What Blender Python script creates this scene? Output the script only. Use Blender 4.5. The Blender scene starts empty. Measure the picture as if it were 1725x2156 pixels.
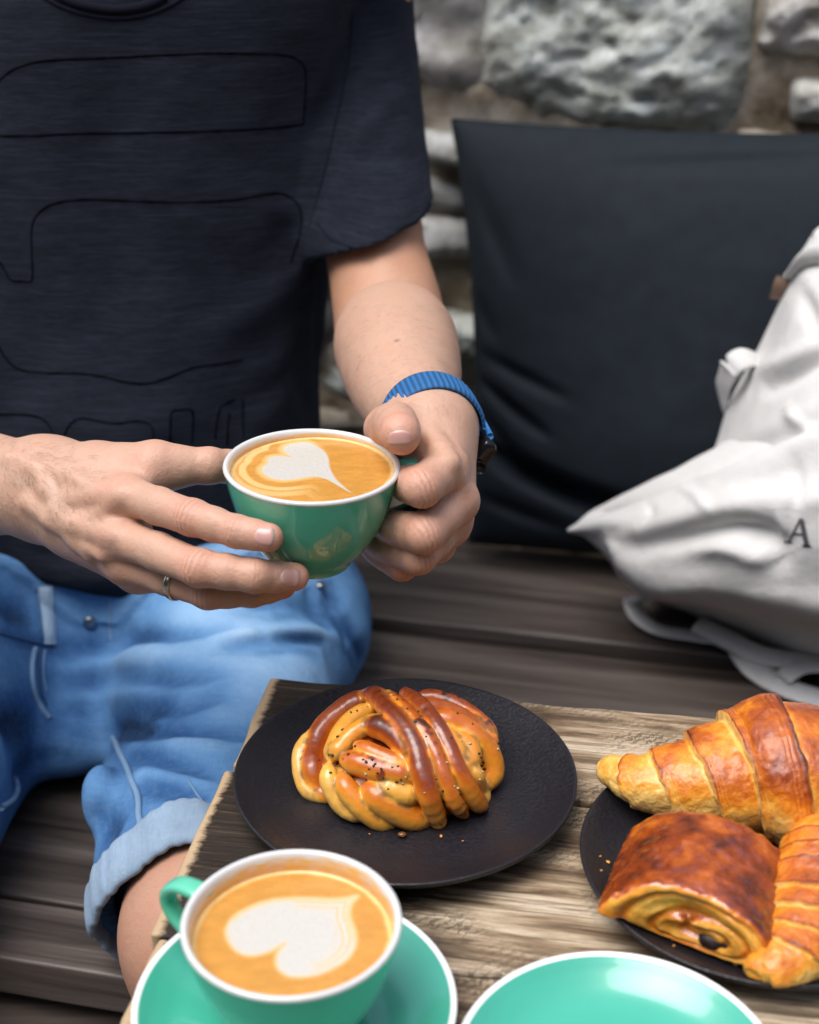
import bpy, bmesh, math, random
import numpy as np
from mathutils import Vector, Matrix
from mathutils.bvhtree import BVHTree
random.seed(7); np.random.seed(7)
SC = bpy.context.scene; COL = SC.collection
R = math.radians
# ------------------------------------------------------------------ camera
CAMZ = 1.05; PITCH = 26.8; FPX = 3306.0
Cp = np.array([0.0, 0.0, CAMZ])
cam = bpy.data.cameras.new('camera'); camo = bpy.data.objects.new('camera', cam); COL.objects.link(camo)
camo.location = Cp; camo.rotation_euler = (R(90-PITCH), 0, 0)
cam.sensor_fit = 'HORIZONTAL'; cam.sensor_width = 24; cam.lens = FPX/1725*24
cam.clip_start = 0.05; cam.clip_end = 300
cam.dof.use_dof = True; cam.dof.focus_distance = 0.855; cam.dof.aperture_fstop = 5.0; cam.dof.aperture_blades = 0
SC.camera = camo
# ------------------------------------------------------------------ world, sun, exposure
W = bpy.data.worlds.new('World'); SC.world = W; W.use_nodes = True
nt = W.node_tree; nt.nodes.clear()
SUN_EL, SUN_AZ = 70, 238      # degrees; azimuth measured clockwise from +Y
sky = nt.nodes.new('ShaderNodeTexSky'); sky.sky_type = 'NISHITA'; sky.sun_disc = False
sky.sun_elevation = R(SUN_EL); sky.sun_rotation = R(SUN_AZ); sky.dust_density = 3.0; sky.air_density = 1.0
hs = nt.nodes.new('ShaderNodeHueSaturation'); hs.inputs['Saturation'].default_value = 0.80; hs.inputs['Value'].default_value = 1.0
bg = nt.nodes.new('ShaderNodeBackground'); bg.inputs['Strength'].default_value = 0.15
wo = nt.nodes.new('ShaderNodeOutputWorld')
nt.links.new(sky.outputs[0], hs.inputs['Color']); nt.links.new(hs.outputs[0], bg.inputs[0]); nt.links.new(bg.outputs[0], wo.inputs[0])
sl = bpy.data.lights.new('sun', 'SUN'); so = bpy.data.objects.new('sun', sl); COL.objects.link(so)
sl.energy = 1.9; sl.angle = R(44); sl.color = (1.0, 0.98, 0.955)
so.rotation_euler = (R(90-SUN_EL), 0, R(180-SUN_AZ)); so.location = (0, 0, 5)
SC.view_settings.view_transform = 'Standard'; SC.view_settings.look = 'None'; SC.view_settings.gamma = 1
SC.view_settings.use_curve_mapping = False; SC.view_settings.exposure = 0.72
SC.cycles.max_bounces = 8; SC.cycles.diffuse_bounces = 4; SC.cycles.caustics_reflective = False; SC.cycles.caustics_refractive = False
SC.cycles.use_denoising = True
# ------------------------------------------------------------------ helpers: placing
_p = R(PITCH); FWD = np.array([0, math.cos(_p), -math.sin(_p)]); UP = np.array([0, math.sin(_p), math.cos(_p)]); RT = np.array([1.0, 0, 0])
def ray(u, v): return FWD + RT*((u-862.5)/FPX) + UP*((1078-v)/FPX)
def at(u, v, d): return Cp + ray(u, v)*d                       # depth along the optical axis
def at_z(u, v, z): r = ray(u, v); return Cp + r*((z-CAMZ)/r[2])
def at_y(u, v, y): r = ray(u, v); return Cp + r*(y/r[1])
def at_pl(u, v, p0, n): r = ray(u, v); n = np.asarray(n, float); return Cp + r*(np.dot(np.asarray(p0)-Cp, n)/np.dot(r, n))
def nrm(v): v = np.asarray(v, float); return v/np.linalg.norm(v)
def s2l(r, g, b):
    f = lambda c: c/12.92 if c <= .04045 else ((c+.055)/1.055)**2.4
    return (f(r/255), f(g/255), f(b/255))
# ------------------------------------------------------------------ helpers: objects
def mk(name, verts, faces, mat=None, parent=None, smooth=True, color=None, cname='Col', loc=None):
    me = bpy.data.meshes.new(name)
    V = np.asarray(verts, np.float32)
    if isinstance(faces, np.ndarray):
        n, k = faces.shape
        me.vertices.add(len(V)); me.vertices.foreach_set('co', V.ravel())
        me.loops.add(n*k); me.loops.foreach_set('vertex_index', faces.astype(np.int32).ravel())
        me.polygons.add(n); me.polygons.foreach_set('loop_start', np.arange(0, n*k, k, dtype=np.int32))
        me.update(calc_edges=True); me.validate()
    else:
        me.from_pydata([tuple(map(float, v)) for v in V], [], [tuple(int(i) for i in f) for f in faces]); me.update()
    if smooth: me.polygons.foreach_set('use_smooth', [True]*len(me.polygons))
    if color is not None:
        a = me.color_attributes.new(cname, 'FLOAT_COLOR', 'POINT')
        c = np.ones((len(V), 4), np.float32); c[:, :color.shape[1]] = color
        a.data.foreach_set('color', c.ravel())
    o = bpy.data.objects.new(name, me); COL.objects.link(o)
    if mat: me.materials.append(mat)
    if parent is not None: o.parent = parent; o.matrix_parent_inverse = Matrix.Translation(-Vector(parent.location)) if parent.type == 'EMPTY' else Matrix()
    if loc is not None: o.location = loc
    return o
def empty(name, loc, label, cat, group=None):
    o = bpy.data.objects.new(name, None); COL.objects.link(o); o.location = tuple(float(x) for x in loc)
    o.empty_display_size = .02; tag(o, label, cat, group); return o
def tag(o, label=None, cat=None, group=None, kind=None):
    if label: o['label'] = label
    if cat: o['category'] = cat
    if group: o['group'] = group
    if kind: o['kind'] = kind
    return o
def grid_faces(nu, nv, wrap_u=False, wrap_v=False):
    iu = np.arange(nu if wrap_u else nu-1); iv = np.arange(nv if wrap_v else nv-1)
    a, b = np.meshgrid(iu, iv, indexing='ij'); a = a.ravel(); b = b.ravel()
    a2 = (a+1) % nu; b2 = (b+1) % nv
    return np.stack([a*nv+b, a2*nv+b, a2*nv+b2, a*nv+b2], 1)
def lathe(profile, n=128):
    P = np.asarray(profile, float); th = np.linspace(0, 2*np.pi, n, endpoint=False)
    V = np.stack([np.outer(np.cos(th), P[:, 0]), np.outer(np.sin(th), P[:, 0]), np.tile(P[:, 1], (n, 1))], -1).reshape(-1, 3)
    return V, grid_faces(n, len(P), wrap_u=True)
def smooth_profile(pts, n=8):
    P = np.asarray(pts, float); out = []
    Q = np.vstack([2*P[0]-P[1], P, 2*P[-1]-P[-2]])
    for i in range(1, len(Q)-2):
        for t in np.linspace(0, 1, n, endpoint=False):
            p0, p1, p2, p3 = Q[i-1], Q[i], Q[i+1], Q[i+2]
            out.append(.5*((2*p1)+(-p0+p2)*t+(2*p0-5*p1+4*p2-p3)*t*t+(-p0+3*p1-3*p2+p3)*t**3))
    out.append(P[-1]); return np.array(out)
def tube(path, rad, n=10, ref=None, flat=1.0, cap=True):
    """swept tube; flat<1 squashes it along the frame's second axis"""
    P = np.asarray(path, float); m = len(P); T = np.gradient(P, axis=0); T /= np.linalg.norm(T, axis=1)[:, None]+1e-12
    r = np.full(m, rad, float) if np.isscalar(rad) else np.asarray(rad, float)
    up = nrm(ref) if ref is not None else (np.array([0, 0, 1.]) if abs(T[0][2]) < .9 else np.array([1., 0, 0]))
    V = []; th = np.linspace(0, 2*np.pi, n, endpoint=False)
    for i in range(m):
        a = np.cross(T[i], up)
        if np.linalg.norm(a) < 1e-6: a = np.cross(T[i], [0.3, .5, .8])
        a = nrm(a); b = np.cross(a, T[i])
        if ref is None: up = b
        V.append(P[i]+r[i]*(np.outer(np.cos(th), a)+flat*np.outer(np.sin(th), b)))
    V = np.concatenate(V); F = [tuple(f) for f in grid_faces(m, n, wrap_v=True)]
    if cap: F += [tuple(range(n))[::-1], tuple((m-1)*n+k for k in range(n))]
    return V, F
def join(parts):
    V = []; F = []; o = 0
    for v, f in parts:
        V.append(np.asarray(v)); F += [tuple(int(i)+o for i in q) for q in f]; o += len(v)
    return np.concatenate(V), F
def box(x0, x1, y0, y1, z0, z1, bev=.0, seg=2):
    bm = bmesh.new(); bmesh.ops.create_cube(bm, size=1)
    for v in bm.verts: v.co = ((x0+x1)/2+v.co.x*(x1-x0), (y0+y1)/2+v.co.y*(y1-y0), (z0+z1)/2+v.co.z*(z1-z0))
    if bev: bmesh.ops.bevel(bm, geom=bm.edges[:], offset=bev, segments=seg, affect='EDGES', profile=.6)
    V = np.array([v.co[:] for v in bm.verts]); bm.verts.index_update(); F = [tuple(v.index for v in f.verts) for f in bm.faces]; bm.free()
    return V, F
# ------------------------------------------------------------------ numpy noise
_T = np.random.RandomState(3).rand(8192).astype(np.float32)
def vn(P, s, seed=0):
    X = P*s + (seed*13.37 + 100.0)
    I = np.floor(X).astype(np.int64); f = (X-I).astype(np.float32); f = f*f*(3-2*f)
    x, y, z = I[..., 0], I[..., 1], I[..., 2]
    def h(a, b, c): return _T[((a*73856093) ^ (b*19349663) ^ (c*83492791)) & 8191]
    fx, fy, fz = f[..., 0], f[..., 1], f[..., 2]
    c00 = h(x, y, z)*(1-fx)+h(x+1, y, z)*fx; c10 = h(x, y+1, z)*(1-fx)+h(x+1, y+1, z)*fx
    c01 = h(x, y, z+1)*(1-fx)+h(x+1, y, z+1)*fx; c11 = h(x, y+1, z+1)*(1-fx)+h(x+1, y+1, z+1)*fx
    return ((c00*(1-fy)+c10*fy)*(1-fz)+(c01*(1-fy)+c11*fy)*fz)*2-1
def fbm(P, s, oct=4, seed=0, g=.5):
    r = 0; a = 1; t = 0
    for o in range(oct): r = r+a*vn(P, s, seed+o); t += a; a *= g; s = s*2.03
    return r/t
def sstep(a, b, x): t = np.clip((x-a)/(b-a), 0, 1); return t*t*(3-2*t)
# ------------------------------------------------------------------ signed distance fields + surface nets
def smin(a, b, k):
    if a is None: return b
    if b is None: return a
    if k <= 0: return np.minimum(a, b)
    h = np.maximum(k-np.abs(a-b), 0)/k
    return np.minimum(a, b)-h*h*k*.25
def smax(a, b, k): return -smin(-a, -b, k)
def cap(P, c, r, a, b, ra, rb, slack=.02):
    """capsule with two radii; None when it is far from the block at centre c"""
    a = np.asarray(a, np.float32); b = np.asarray(b, np.float32); ab = b-a; L = float(ab@ab)+1e-12
    if c is not None:
        t = min(max(float((c-a)@ab)/L, 0), 1)
        if np.linalg.norm(c-a-ab*t)-max(ra, rb) > r+slack: return None
    t = np.clip(((P-a)@ab)/L, 0, 1)
    q = P-a-t[..., None]*ab
    return np.sqrt((q*q).sum(-1))-(ra+(rb-ra)*t)
def chain(P, c, r, pts, rad, k, slack=.02):
    d = None
    for i in range(len(pts)-1): d = smin(d, cap(P, c, r, pts[i], pts[i+1], rad[i], rad[i+1], slack), k)
    return d
def ell(P, c, r, o, s, M=None, slack=.02):
    o = np.asarray(o, np.float32)
    if c is not None and np.linalg.norm(c-o)-max(s) > r+slack: return None
    q = P-o
    if M is not None: q = q@np.asarray(M, np.float32).T
    q = q/np.asarray(s, np.float32); l = np.sqrt((q*q).sum(-1))+1e-9
    g = q/np.asarray(s, np.float32); gl = np.sqrt((g*g).sum(-1))+1e-9
    return l*(l-1)/gl
def surface_nets(f, lo, hi, h, B=16, slack=0.6):
    lo = np.asarray(lo, np.float32); hi = np.asarray(hi, np.float32)
    nb = np.ceil((hi-lo)/(h*B)).astype(int); N = nb*B+4
    br = h*(B+2)*math.sqrt(3)/2
    g = np.stack(np.meshgrid(*[np.arange(n) for n in nb], indexing='ij'), -1).reshape(-1, 3)
    ctr = lo+(g*B+B/2)*h
    D = np.concatenate([f(ctr[i:i+20000].astype(np.float32), None, 1e9) for i in range(0, len(ctr), 20000)])
    act = np.abs(D) < br*(1+slack)
    ids = []; pos = []; quads = []
    n = B+2; idx = np.stack(np.meshgrid(*[np.arange(n)]*3, indexing='ij'), -1).astype(np.float32)
    corners = np.array([(i, j, k) for i in (0, 1) for j in (0, 1) for k in (0, 1)])
    edges = [(a, b) for a in range(8) for b in range(a+1, 8) if np.abs(corners[a]-corners[b]).sum() == 1]
    for gi in g[act]:
        i0 = gi*B-1; P = (lo+(i0+idx)*h).astype(np.float32)
        c = lo+(gi*B+B/2)*h
        v = f(P.reshape(-1, 3), c, br)
        if v is None: continue
        v = v.reshape(n, n, n); s = v < 0
        if s.all() or not s.any(): continue
        m = B+1
        cv = [v[a:a+m, b:b+m, d:d+m] for a, b, d in corners]; cs = [x < 0 for x in cv]
        cnt = np.zeros((m, m, m), np.float32); acc = np.zeros((m, m, m, 3), np.float32)
        for a, b in edges:
            x = cs[a] != cs[b]
            if not x.any(): continue
            t = cv[a][x]/(cv[a][x]-cv[b][x]); cnt[x] += 1
            acc[x] += corners[a]+(corners[b]-corners[a])*t[:, None]
        w = cnt > 0; ci = np.argwhere(w)
        if len(ci) == 0: continue
        gidx = ci+i0+1
        lin = (gidx[:, 0].astype(np.int64)*N[1]+gidx[:, 1])*N[2]+gidx[:, 2]
        ids.append(lin); pos.append(lo+(ci+i0+acc[w]/cnt[w][:, None])*h)
        st = (N[1]*N[2], N[2], 1)
        for ax in range(3):
            A = [slice(1, B+1)]*3; Bq = [slice(1, B+1)]*3; Bq[ax] = slice(2, B+2)
            sa = s[tuple(A)]; sb = s[tuple(Bq)]; x = np.argwhere(sa != sb)
            if len(x) == 0: continue
            sg = sa[tuple(x.T)]; base = x+1+i0+1
            l0 = (base[:, 0].astype(np.int64)*N[1]+base[:, 1])*N[2]+base[:, 2]
            u, w2 = st[(ax+1) % 3], st[(ax+2) % 3]
            q = np.stack([l0, l0-u, l0-u-w2, l0-w2], 1)
            q[~sg] = q[~sg][:, ::-1]; quads.append(q)
    ids = np.concatenate(ids); pos = np.concatenate(pos); quads = np.concatenate(quads)
    uid, first = np.unique(ids, return_index=True); pos = pos[first]
    qi = np.searchsorted(uid, quads); qi = np.clip(qi, 0, len(uid)-1)
    ok = (uid[qi] == quads).all(1); qi = qi[ok]
    return pos, qi
def normals(V, F):
    n = np.zeros_like(V); a = np.cross(V[F[:, 2]]-V[F[:, 0]], V[F[:, 3]]-V[F[:, 1]])
    for k in range(4): np.add.at(n, F[:, k], a)
    return n/(np.linalg.norm(n, axis=1)[:, None]+1e-12)
def relax(V, F, it=1, lam=.5):
    for _ in range(it):
        s = np.zeros_like(V); c = np.zeros(len(V), np.float32)
        for k in range(4):
            np.add.at(s, F[:, k], V[F[:, (k+1) % 4]]); np.add.at(s, F[:, k], V[F[:, (k-1) % 4]]); np.add.at(c, F[:, k], 2)
        V = V+lam*(s/np.maximum(c, 1)[:, None]-V)
    return V
def largest(V, F):
    lab = np.arange(len(V))
    while True:
        m = lab[F].min(1); new = lab.copy()
        for k in range(4): np.minimum.at(new, F[:, k], m)
        new = new[new]; new = new[new]
        if (new == lab).all(): break
        lab = new
    ids, cnt = np.unique(lab, return_counts=True); keep = lab == ids[cnt.argmax()]
    idx = np.cumsum(keep)-1; F = F[keep[F[:, 0]]]; return V[keep], idx[F]
def joinq(parts):
    V = []; F = []; o = 0
    for v, f in parts: V.append(v); F.append(f+o); o += len(v)
    return np.concatenate(V), np.concatenate(F)
# ------------------------------------------------------------------ helpers: materials
class M:
    def __init__(s, name, base=(.5, .5, .5), rough=.5, **kw):
        s.m = bpy.data.materials.new(name); s.m.use_nodes = True; s.t = s.m.node_tree; s.b = s.t.nodes['Principled BSDF']
        s.b.inputs['Base Color'].default_value = (*base, 1); s.b.inputs['Roughness'].default_value = rough
        for k, v in kw.items():
            i = s.b.inputs[k.replace('_', ' ')]; i.default_value = v
    def n(s, t, **kw):
        x = s.t.nodes.new('ShaderNode'+t)
        for k, v in kw.items():
            if hasattr(x, k) and k not in x.inputs: setattr(x, k, v)
            else: x.inputs[k.replace('_', ' ')].default_value = v
        return x
    def l(s, a, b): s.t.links.new(a, b); return s
    def coord(s, kind='Object', scale=(1, 1, 1), rot=(0, 0, 0)):
        tc = s.n('TexCoord'); mp = s.n('Mapping'); mp.inputs['Scale'].default_value = scale; mp.inputs['Rotation'].default_value = rot
        s.l(tc.outputs[kind], mp.inputs[0]); return mp.outputs[0]
    def noise(s, vec, scale, detail=4, rough=.55, dist=0):
        x = s.n('TexNoise'); x.inputs['Scale'].default_value = scale; x.inputs['Detail'].default_value = detail
        x.inputs['Roughness'].default_value = rough; x.inputs['Distortion'].default_value = dist; s.l(vec, x.inputs['Vector']); return x.outputs['Fac']
    def ramp(s, fac, stops):
        x = s.n('ValToRGB'); e = x.color_ramp.elements
        while len(e) < len(stops): e.new(.5)
        for el, (p, c) in zip(e, stops): el.position = p; el.color = (*c, 1) if len(c) == 3 else c
        s.l(fac, x.inputs[0]); return x.outputs[0]
    def mix(s, fac, a, b, blend='MIX'):
        x = s.n('Mix'); x.data_type = 'RGBA'; x.blend_type = blend
        for v, i in ((fac, 0), (a, 6), (b, 7)):
            if isinstance(v, (int, float)): x.inputs[i].default_value = v
            elif isinstance(v, tuple): x.inputs[i].default_value = (*v, 1)
            else: s.l(v, x.inputs[i])
        return x.outputs[2]
    def math(s, op, a, b=0.0, clamp=False):
        x = s.n('Math'); x.operation = op; x.use_clamp = clamp
        for v, i in ((a, 0), (b, 1)):
            if isinstance(v, (int, float)): x.inputs[i].default_value = v
            else: s.l(v, x.inputs[i])
        return x.outputs[0]
    def attr(s, name='Col'):
        x = s.n('Attribute'); x.attribute_name = name; return x.outputs['Color']
    def bump(s, h, strength=.3, dist=.001, normal=None):
        x = s.n('Bump'); x.inputs['Strength'].default_value = strength; x.inputs['Distance'].default_value = dist; s.l(h, x.inputs['Height'])
        if normal is not None: s.l(normal, x.inputs['Normal'])
        return x.outputs[0]
    def col(s, o): s.l(o, s.b.inputs['Base Color']); return s
    def rgh(s, o): s.l(o, s.b.inputs['Roughness']); return s
    def nor(s, o): s.l(o, s.b.inputs['Normal']); return s
# ================================================================== setting: ground, wall, bench, table
BY = R(12.5); BE = np.array([math.cos(BY), -math.sin(BY), 0]); BN = np.array([math.sin(BY), math.cos(BY), 0])   # bench frame
def bpt(t, s, z): return BE*t+BN*s+np.array([0, 0, z])
def yawM(e, n): return np.array([e, n, [0, 0, 1.]])

g = M('paving', (.09, .085, .08), .85)
c = g.coord('Object'); g.col(g.ramp(g.noise(c, 6, 6), [(.3, (.05, .048, .045)), (.7, (.15, .14, .13))])); g.nor(g.bump(g.noise(c, 60, 4), .6, .004))
n_ = 60; xs = np.linspace(-30, 30, n_); X, Y = np.meshgrid(xs, xs, indexing='ij')
mk('ground', np.stack([X.ravel(), Y.ravel(), np.zeros(n_*n_)], 1), grid_faces(n_, n_), g.m, smooth=False)['kind'] = 'structure'

# ---- unseen walls behind and beside the camera, added to cut the sky fill
cw_m = M('unseen_wall_render', (.13, .115, .10), .9); c = cw_m.coord('Object'); cw_m.col(cw_m.ramp(cw_m.noise(c, 3, 6), [(.3, (.11, .10, .09)), (.7, (.20, .185, .17))])); cw_m.nor(cw_m.bump(cw_m.noise(c, 40, 5), .5, .006))
for x0, x1, y0, y1, h in ((-4.5, 4.5, -4.4, -4.0, 4.6), (-4.9, -4.5, -4.4, 1.0, 3.8), (4.5, 4.9, -4.4, 1.0, 3.4)):
    v, f = box(x0, x1, y0, y1, -.02, h, .01); mk('unseen_wall', v, f, cw_m.m, smooth=False)['kind'] = 'structure'
# ---- stone wall
SW = 1.46                                                 # mean distance of the stone faces along BN
stone_m = M('rubble_stone', (.4, .42, .4), .9)
c = stone_m.coord('Object')
a = stone_m.attr()
nz = stone_m.noise(c, 38, 7, .65); nz2 = stone_m.noise(c, 9, 4, .5)
colr = stone_m.mix(stone_m.ramp(nz, [(.34, (0, 0, 0)), (.62, (1, 1, 1))]), stone_m.mix(1.0, a, (.62, .60, .55), 'MULTIPLY'), a)
colr = stone_m.mix(stone_m.ramp(nz2, [(.5, (0, 0, 0)), (.72, (.55, .55, .55))]), colr, (.34, .29, .21))
stone_m.col(colr); stone_m.nor(stone_m.bump(stone_m.noise(c, 120, 6, .7), .7, .003))
mortar_m = M('lime_mortar', (.17, .12, .08), .95)
c = mortar_m.coord('Object'); mortar_m.col(mortar_m.ramp(mortar_m.noise(c, 14, 6, .6), [(.34, (.11, .075, .045)), (.46, (.30, .24, .17)), (.62, (.52, .47, .39))]))
mortar_m.nor(mortar_m.bump(mortar_m.noise(c, 90, 6, .7), .8, .004))
wall = empty('stone_wall', bpt(0, SW+.2, 0), 'rough rubble stone wall of pale grey stones and brown mortar behind the bench', 'wall')
def wall_patch(t0, t1, z0, z1, nt_, nz_, depth):
    T, Z = np.meshgrid(np.linspace(t0, t1, nt_), np.linspace(z0, z1, nz_), indexing='ij')
    P = np.stack([T.ravel(), np.zeros(T.size), Z.ravel()], 1)
    d = fbm(P, 11, 5, 3)*.022+fbm(P, 40, 3, 9)*.006
    return T, Z, depth+d.reshape(T.shape)*.8
T, Z, S = wall_patch(-1.6, 1.6, -.02, 1.34, 320, 140, SW+.004)
V = T.ravel()[:, None]*BE+(S.ravel())[:, None]*BN; V[:, 2] = Z.ravel()
mk('mortar', V, grid_faces(320, 140), mortar_m.m, wall)
bv, bf = box(-1.6, 1.6, SW+.09, SW+.5, -.02, 1.34); bv = bv@yawM(BE, BN); mk('wall_core', bv, bf, mortar_m.m, wall, smooth=False)
def px_tz(u, v): p = at_pl(u, v, BN*SW, BN); return float(p@BE), float(p[2])
def stone(t0, t1, z0, z1, col, seed, bulge=.02, rough=.022, fine=.008):
    w, h = t1-t0, z1-z0; res = .0042 if t1 > -.2 and z1 > .3 and z0 < 1.1 and t0 < .75 else .012
    nu, nv = max(8, int(w/res)), max(6, int(h/res))
    A, B = np.meshgrid(np.linspace(-1, 1, nu), np.linspace(-1, 1, nv), indexing='ij')
    P0 = np.stack([t0+w*(A+1)/2, np.full(A.shape, seed*.37), z0+h*(B+1)/2], -1).reshape(-1, 3)
    edge = (np.abs(A)**6+np.abs(B)**6)**(1/6.)                     # rounded-rectangle radius
    wob = 1+.10*vn(P0, 14, seed)+.05*vn(P0, 42, seed+2)
    e = np.clip(edge.ravel()*wob, 0, 2)
    prof = np.sqrt(np.clip(1-np.clip(e, 0, 1)**5, 0, 1))
    r1 = fbm(P0*np.array([1, 1, 1.35])+.012*fbm(P0, 30, 2, seed+11)[:, None], 13, 5, seed, .56); r2 = np.abs(fbm(P0*np.array([1, 1, 1.7]), 34, 4, seed+5, .6))
    dep = -bulge*prof-rough*r1*prof*1.3+fine*2.2*r2*prof+.026*(1-prof)
    tt = t0+w*(A.ravel()+1)/2+.012*vn(P0, 12, seed+7); zz = z0+h*(B.ravel()+1)/2+.010*vn(P0, 12, seed+8)
    V = tt[:, None]*BE+(SW+dep)[:, None]*BN; V[:, 2] = zz
    dirt = sstep(.1, .6, r2*1.4-r1*.5)*.35+sstep(.75, 1.0, e)*.4
    cc = np.array(col)[None]*(1-dirt[:, None])+np.array([.20, .16, .10])[None]*dirt[:, None]
    return mk('stone', V, grid_faces(nu, nv), stone_m.m, wall, color=cc)
GREEN, PALE, WARM, GREY = (.64, .69, .66), (.74, .73, .71), (.60, .53, .45), (.64, .65, .64)
def stone_px(u0, v0, u1, v1, col, seed, **k):
    (ta, za), (tb, zb) = px_tz(u0, v1), px_tz(u1, v0); stone(min(ta, tb), max(ta, tb), min(za, zb), max(za, zb), col, seed, **k)
stone_px(800, -110, 1045, 195, PALE, 11, bulge=.02, rough=.022); stone_px(975, -150, 1610, 262, GREEN, 12, bulge=.016, rough=.024, fine=.004)
stone_px(1590, -110, 1860, 120, PALE, 14); stone_px(1650, 165, 1850, 268, GREY, 15)
stone_px(1120, 262, 1310, 345, WARM, 16, bulge=.0); stone_px(1290, 268, 1500, 350, PALE, 17, bulge=.005); stone_px(1540, 275, 1700, 350, WARM, 18, bulge=0)
stone_px(880, 275, 1050, 345, GREY, 19)
rs = random.Random(5)
zt = px_tz(900, 352)[1]; seed = 30
while zt > .0:
    h = rs.uniform(.034, .062) if zt > .4 else rs.uniform(.08, .14)
    t = -1.55+rs.uniform(0, .1)
    while t < 1.5:
        w = rs.uniform(.08, .17) if (-.35 < t < .8) else rs.uniform(.2, .34)
        w *= (1 if zt > .4 else 1.3)
        stone(t, t+w-.006, zt-h+.005, zt, rs.choice([GREEN, GREEN, PALE, GREY, WARM]), seed, bulge=rs.uniform(0, .025), rough=.018); t += w; seed += 1
    zt -= h
zt = px_tz(900, -110)[1]; 
ztop = zt
while zt < 1.24:
    h = rs.uniform(.10, .13); t = -1.55+rs.uniform(0, .2)
    while t < 1.5: w = rs.uniform(.2, .4); stone(t, t+w-.01, zt, zt+h-.008, rs.choice([GREEN, PALE, GREY]), seed); t += w; seed += 1
    zt += h
# the courses behind the person, level with the two big stones
zlow = px_tz(900, 185)[1]
t = px_tz(850, 100)[0]
while t > -1.5:
    w = rs.uniform(.16, .3); stone(t-w, t-.01, zlow, ztop-.01, rs.choice([GREEN, PALE, GREY]), seed); t -= w; seed += 1
t = px_tz(1840, 0)[0]
while t < 1.5:
    w = rs.uniform(.16, .3); stone(t+.01, t+w, zlow-.03, ztop-.01, rs.choice([GREEN, PALE, GREY]), seed); t += w; seed += 1

# ---- bench
def wood(name, dark, mid, light, rough=.55, scale=1.0, coat=0.0, lo=.35, hi=.68):
    w = M(name, mid, rough); w.b.inputs['Coat Weight'].default_value = coat; w.b.inputs['Coat Roughness'].default_value = .35
    c = w.coord('Object', (1.2*scale, 22*scale, 22*scale)); n1 = w.noise(c, 2.2, 8, .62, .6)
    c2 = w.coord('Object', (6, 160, 160)); n2 = w.noise(c2, 2.0, 5, .6)
    base = w.ramp(n1, [(lo, dark), (.5, mid), (hi, light)])
    w.col(w.mix(w.ramp(n2, [(.35, (.0, .0, .0)), (.6, (.6, .6, .6))]), w.mix(1.0, base, (.62, .6, .58), 'MULTIPLY'), base))
    w.nor(w.bump(w.math('ADD', n2, n1), .35, .0012)); return w
bench_m = wood('stained_bench_wood', (.032, .023, .018), (.088, .070, .060), (.165, .138, .122), .48)
def plank(name, L, Wd, T, mat, parent, e, n, org, seed, wear=.0006, bev=.003, nl=70):
    """a board whose own mesh runs along local X; org is the corner at (0,0,top)"""
    k = 5; prof = []
    for cx, cy, a0 in ((Wd-bev, -bev, 90), (bev, -bev, 180), (bev, -T+bev, 270), (Wd-bev, -T+bev, 0)):
        order = [a0-90+90*i/k for i in range(k+1)] if cx > bev*1.5 and a0 == 90 else [a0-90+90*i/k for i in range(k+1)]
        prof += [(cx+bev*math.cos(R(q)), cy+bev*math.sin(R(q))) for q in order]
    top = [(Wd-bev+(2*bev-Wd)*i/13, 0) for i in range(1, 13)]
    prof = prof[:k+1]+top+prof[k+1:]
    P = np.array(prof); m = len(P)
    xs = np.concatenate([[0, .0008, .002, .004], np.linspace(.008, L-.008, nl), [L-.004, L-.002, L-.0008, L]])
    sc = np.ones(len(xs)); 
    V = []
    for i, x in enumerate(xs):
        ins = {0: .003, 1: .0012, 2: .0004}.get(min(i, len(xs)-1-i), 0)
        q = P.copy(); q[:, 0] = np.clip(q[:, 0], ins, Wd-ins); q[:, 1] = np.clip(q[:, 1], -T+ins, -ins)
        V.append(np.column_stack([np.full(m, x), q]))
    V = np.concatenate(V); D = V+np.array([seed*1.7, 0, 0])
    V[:, 2] += wear*vn(D, 25, 2)+wear*.5*vn(D*np.array([.3, 1, 1]), 160, 4)
    V[:, 1] += wear*1.6*vn(D, 40, 5)*np.sign(V[:, 1]-Wd/2)*(np.abs(V[:, 1]-Wd/2) > Wd/2-bev*1.5)
    V[:, 0] += wear*1.6*vn(D, 60, 6)*((V[:, 0] < .005) | (V[:, 0] > L-.005))
    F = [tuple(f) for f in grid_faces(len(xs), m, wrap_v=True)]+[tuple(range(m)), tuple((len(xs)-1)*m+i for i in range(m))[::-1]]
    o = mk(name, V, F, mat, None)
    Mx = Matrix(((e[0], n[0], 0, org[0]), (e[1], n[1], 0, org[1]), (0, 0, 1, org[2]), (0, 0, 0, 1)))
    o.matrix_world = Mx
    if parent is not None: o.parent = parent; o.matrix_parent_inverse = Matrix.Translation(-Vector(parent.location))
    return o
BZ = .36
bench = empty('bench', bpt(0, .98, 0), 'long dark brown plank bench in front of the stone wall', 'bench')
for i, (s0, s1) in enumerate([(.676, .728), (.732, .925), (.931, 1.110), (1.133, 1.283)]):
    plank('plank', 3.0, s1-s0, .03, bench_m.m, bench, BE, BN, bpt(-1.5, s0, BZ), i*3+1, .0004, .0022)
def bbox_part(name, t0, t1, s0, s1, z0, z1, mat, parent, bev=.004, e=BE, n=BN):
    v, f = box(t0, t1, s0, s1, z0, z1, bev); v = v@yawM(e, n); return mk(name, v, f, mat, parent, smooth=False)
bbox_part('front_beam', -1.5, 1.5, .655, .70, BZ-.14, BZ-.045, bench_m.m, bench)
bbox_part('back_beam', -1.5, 1.5, 1.2, 1.245, BZ-.14, BZ-.034, bench_m.m, bench)
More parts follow.
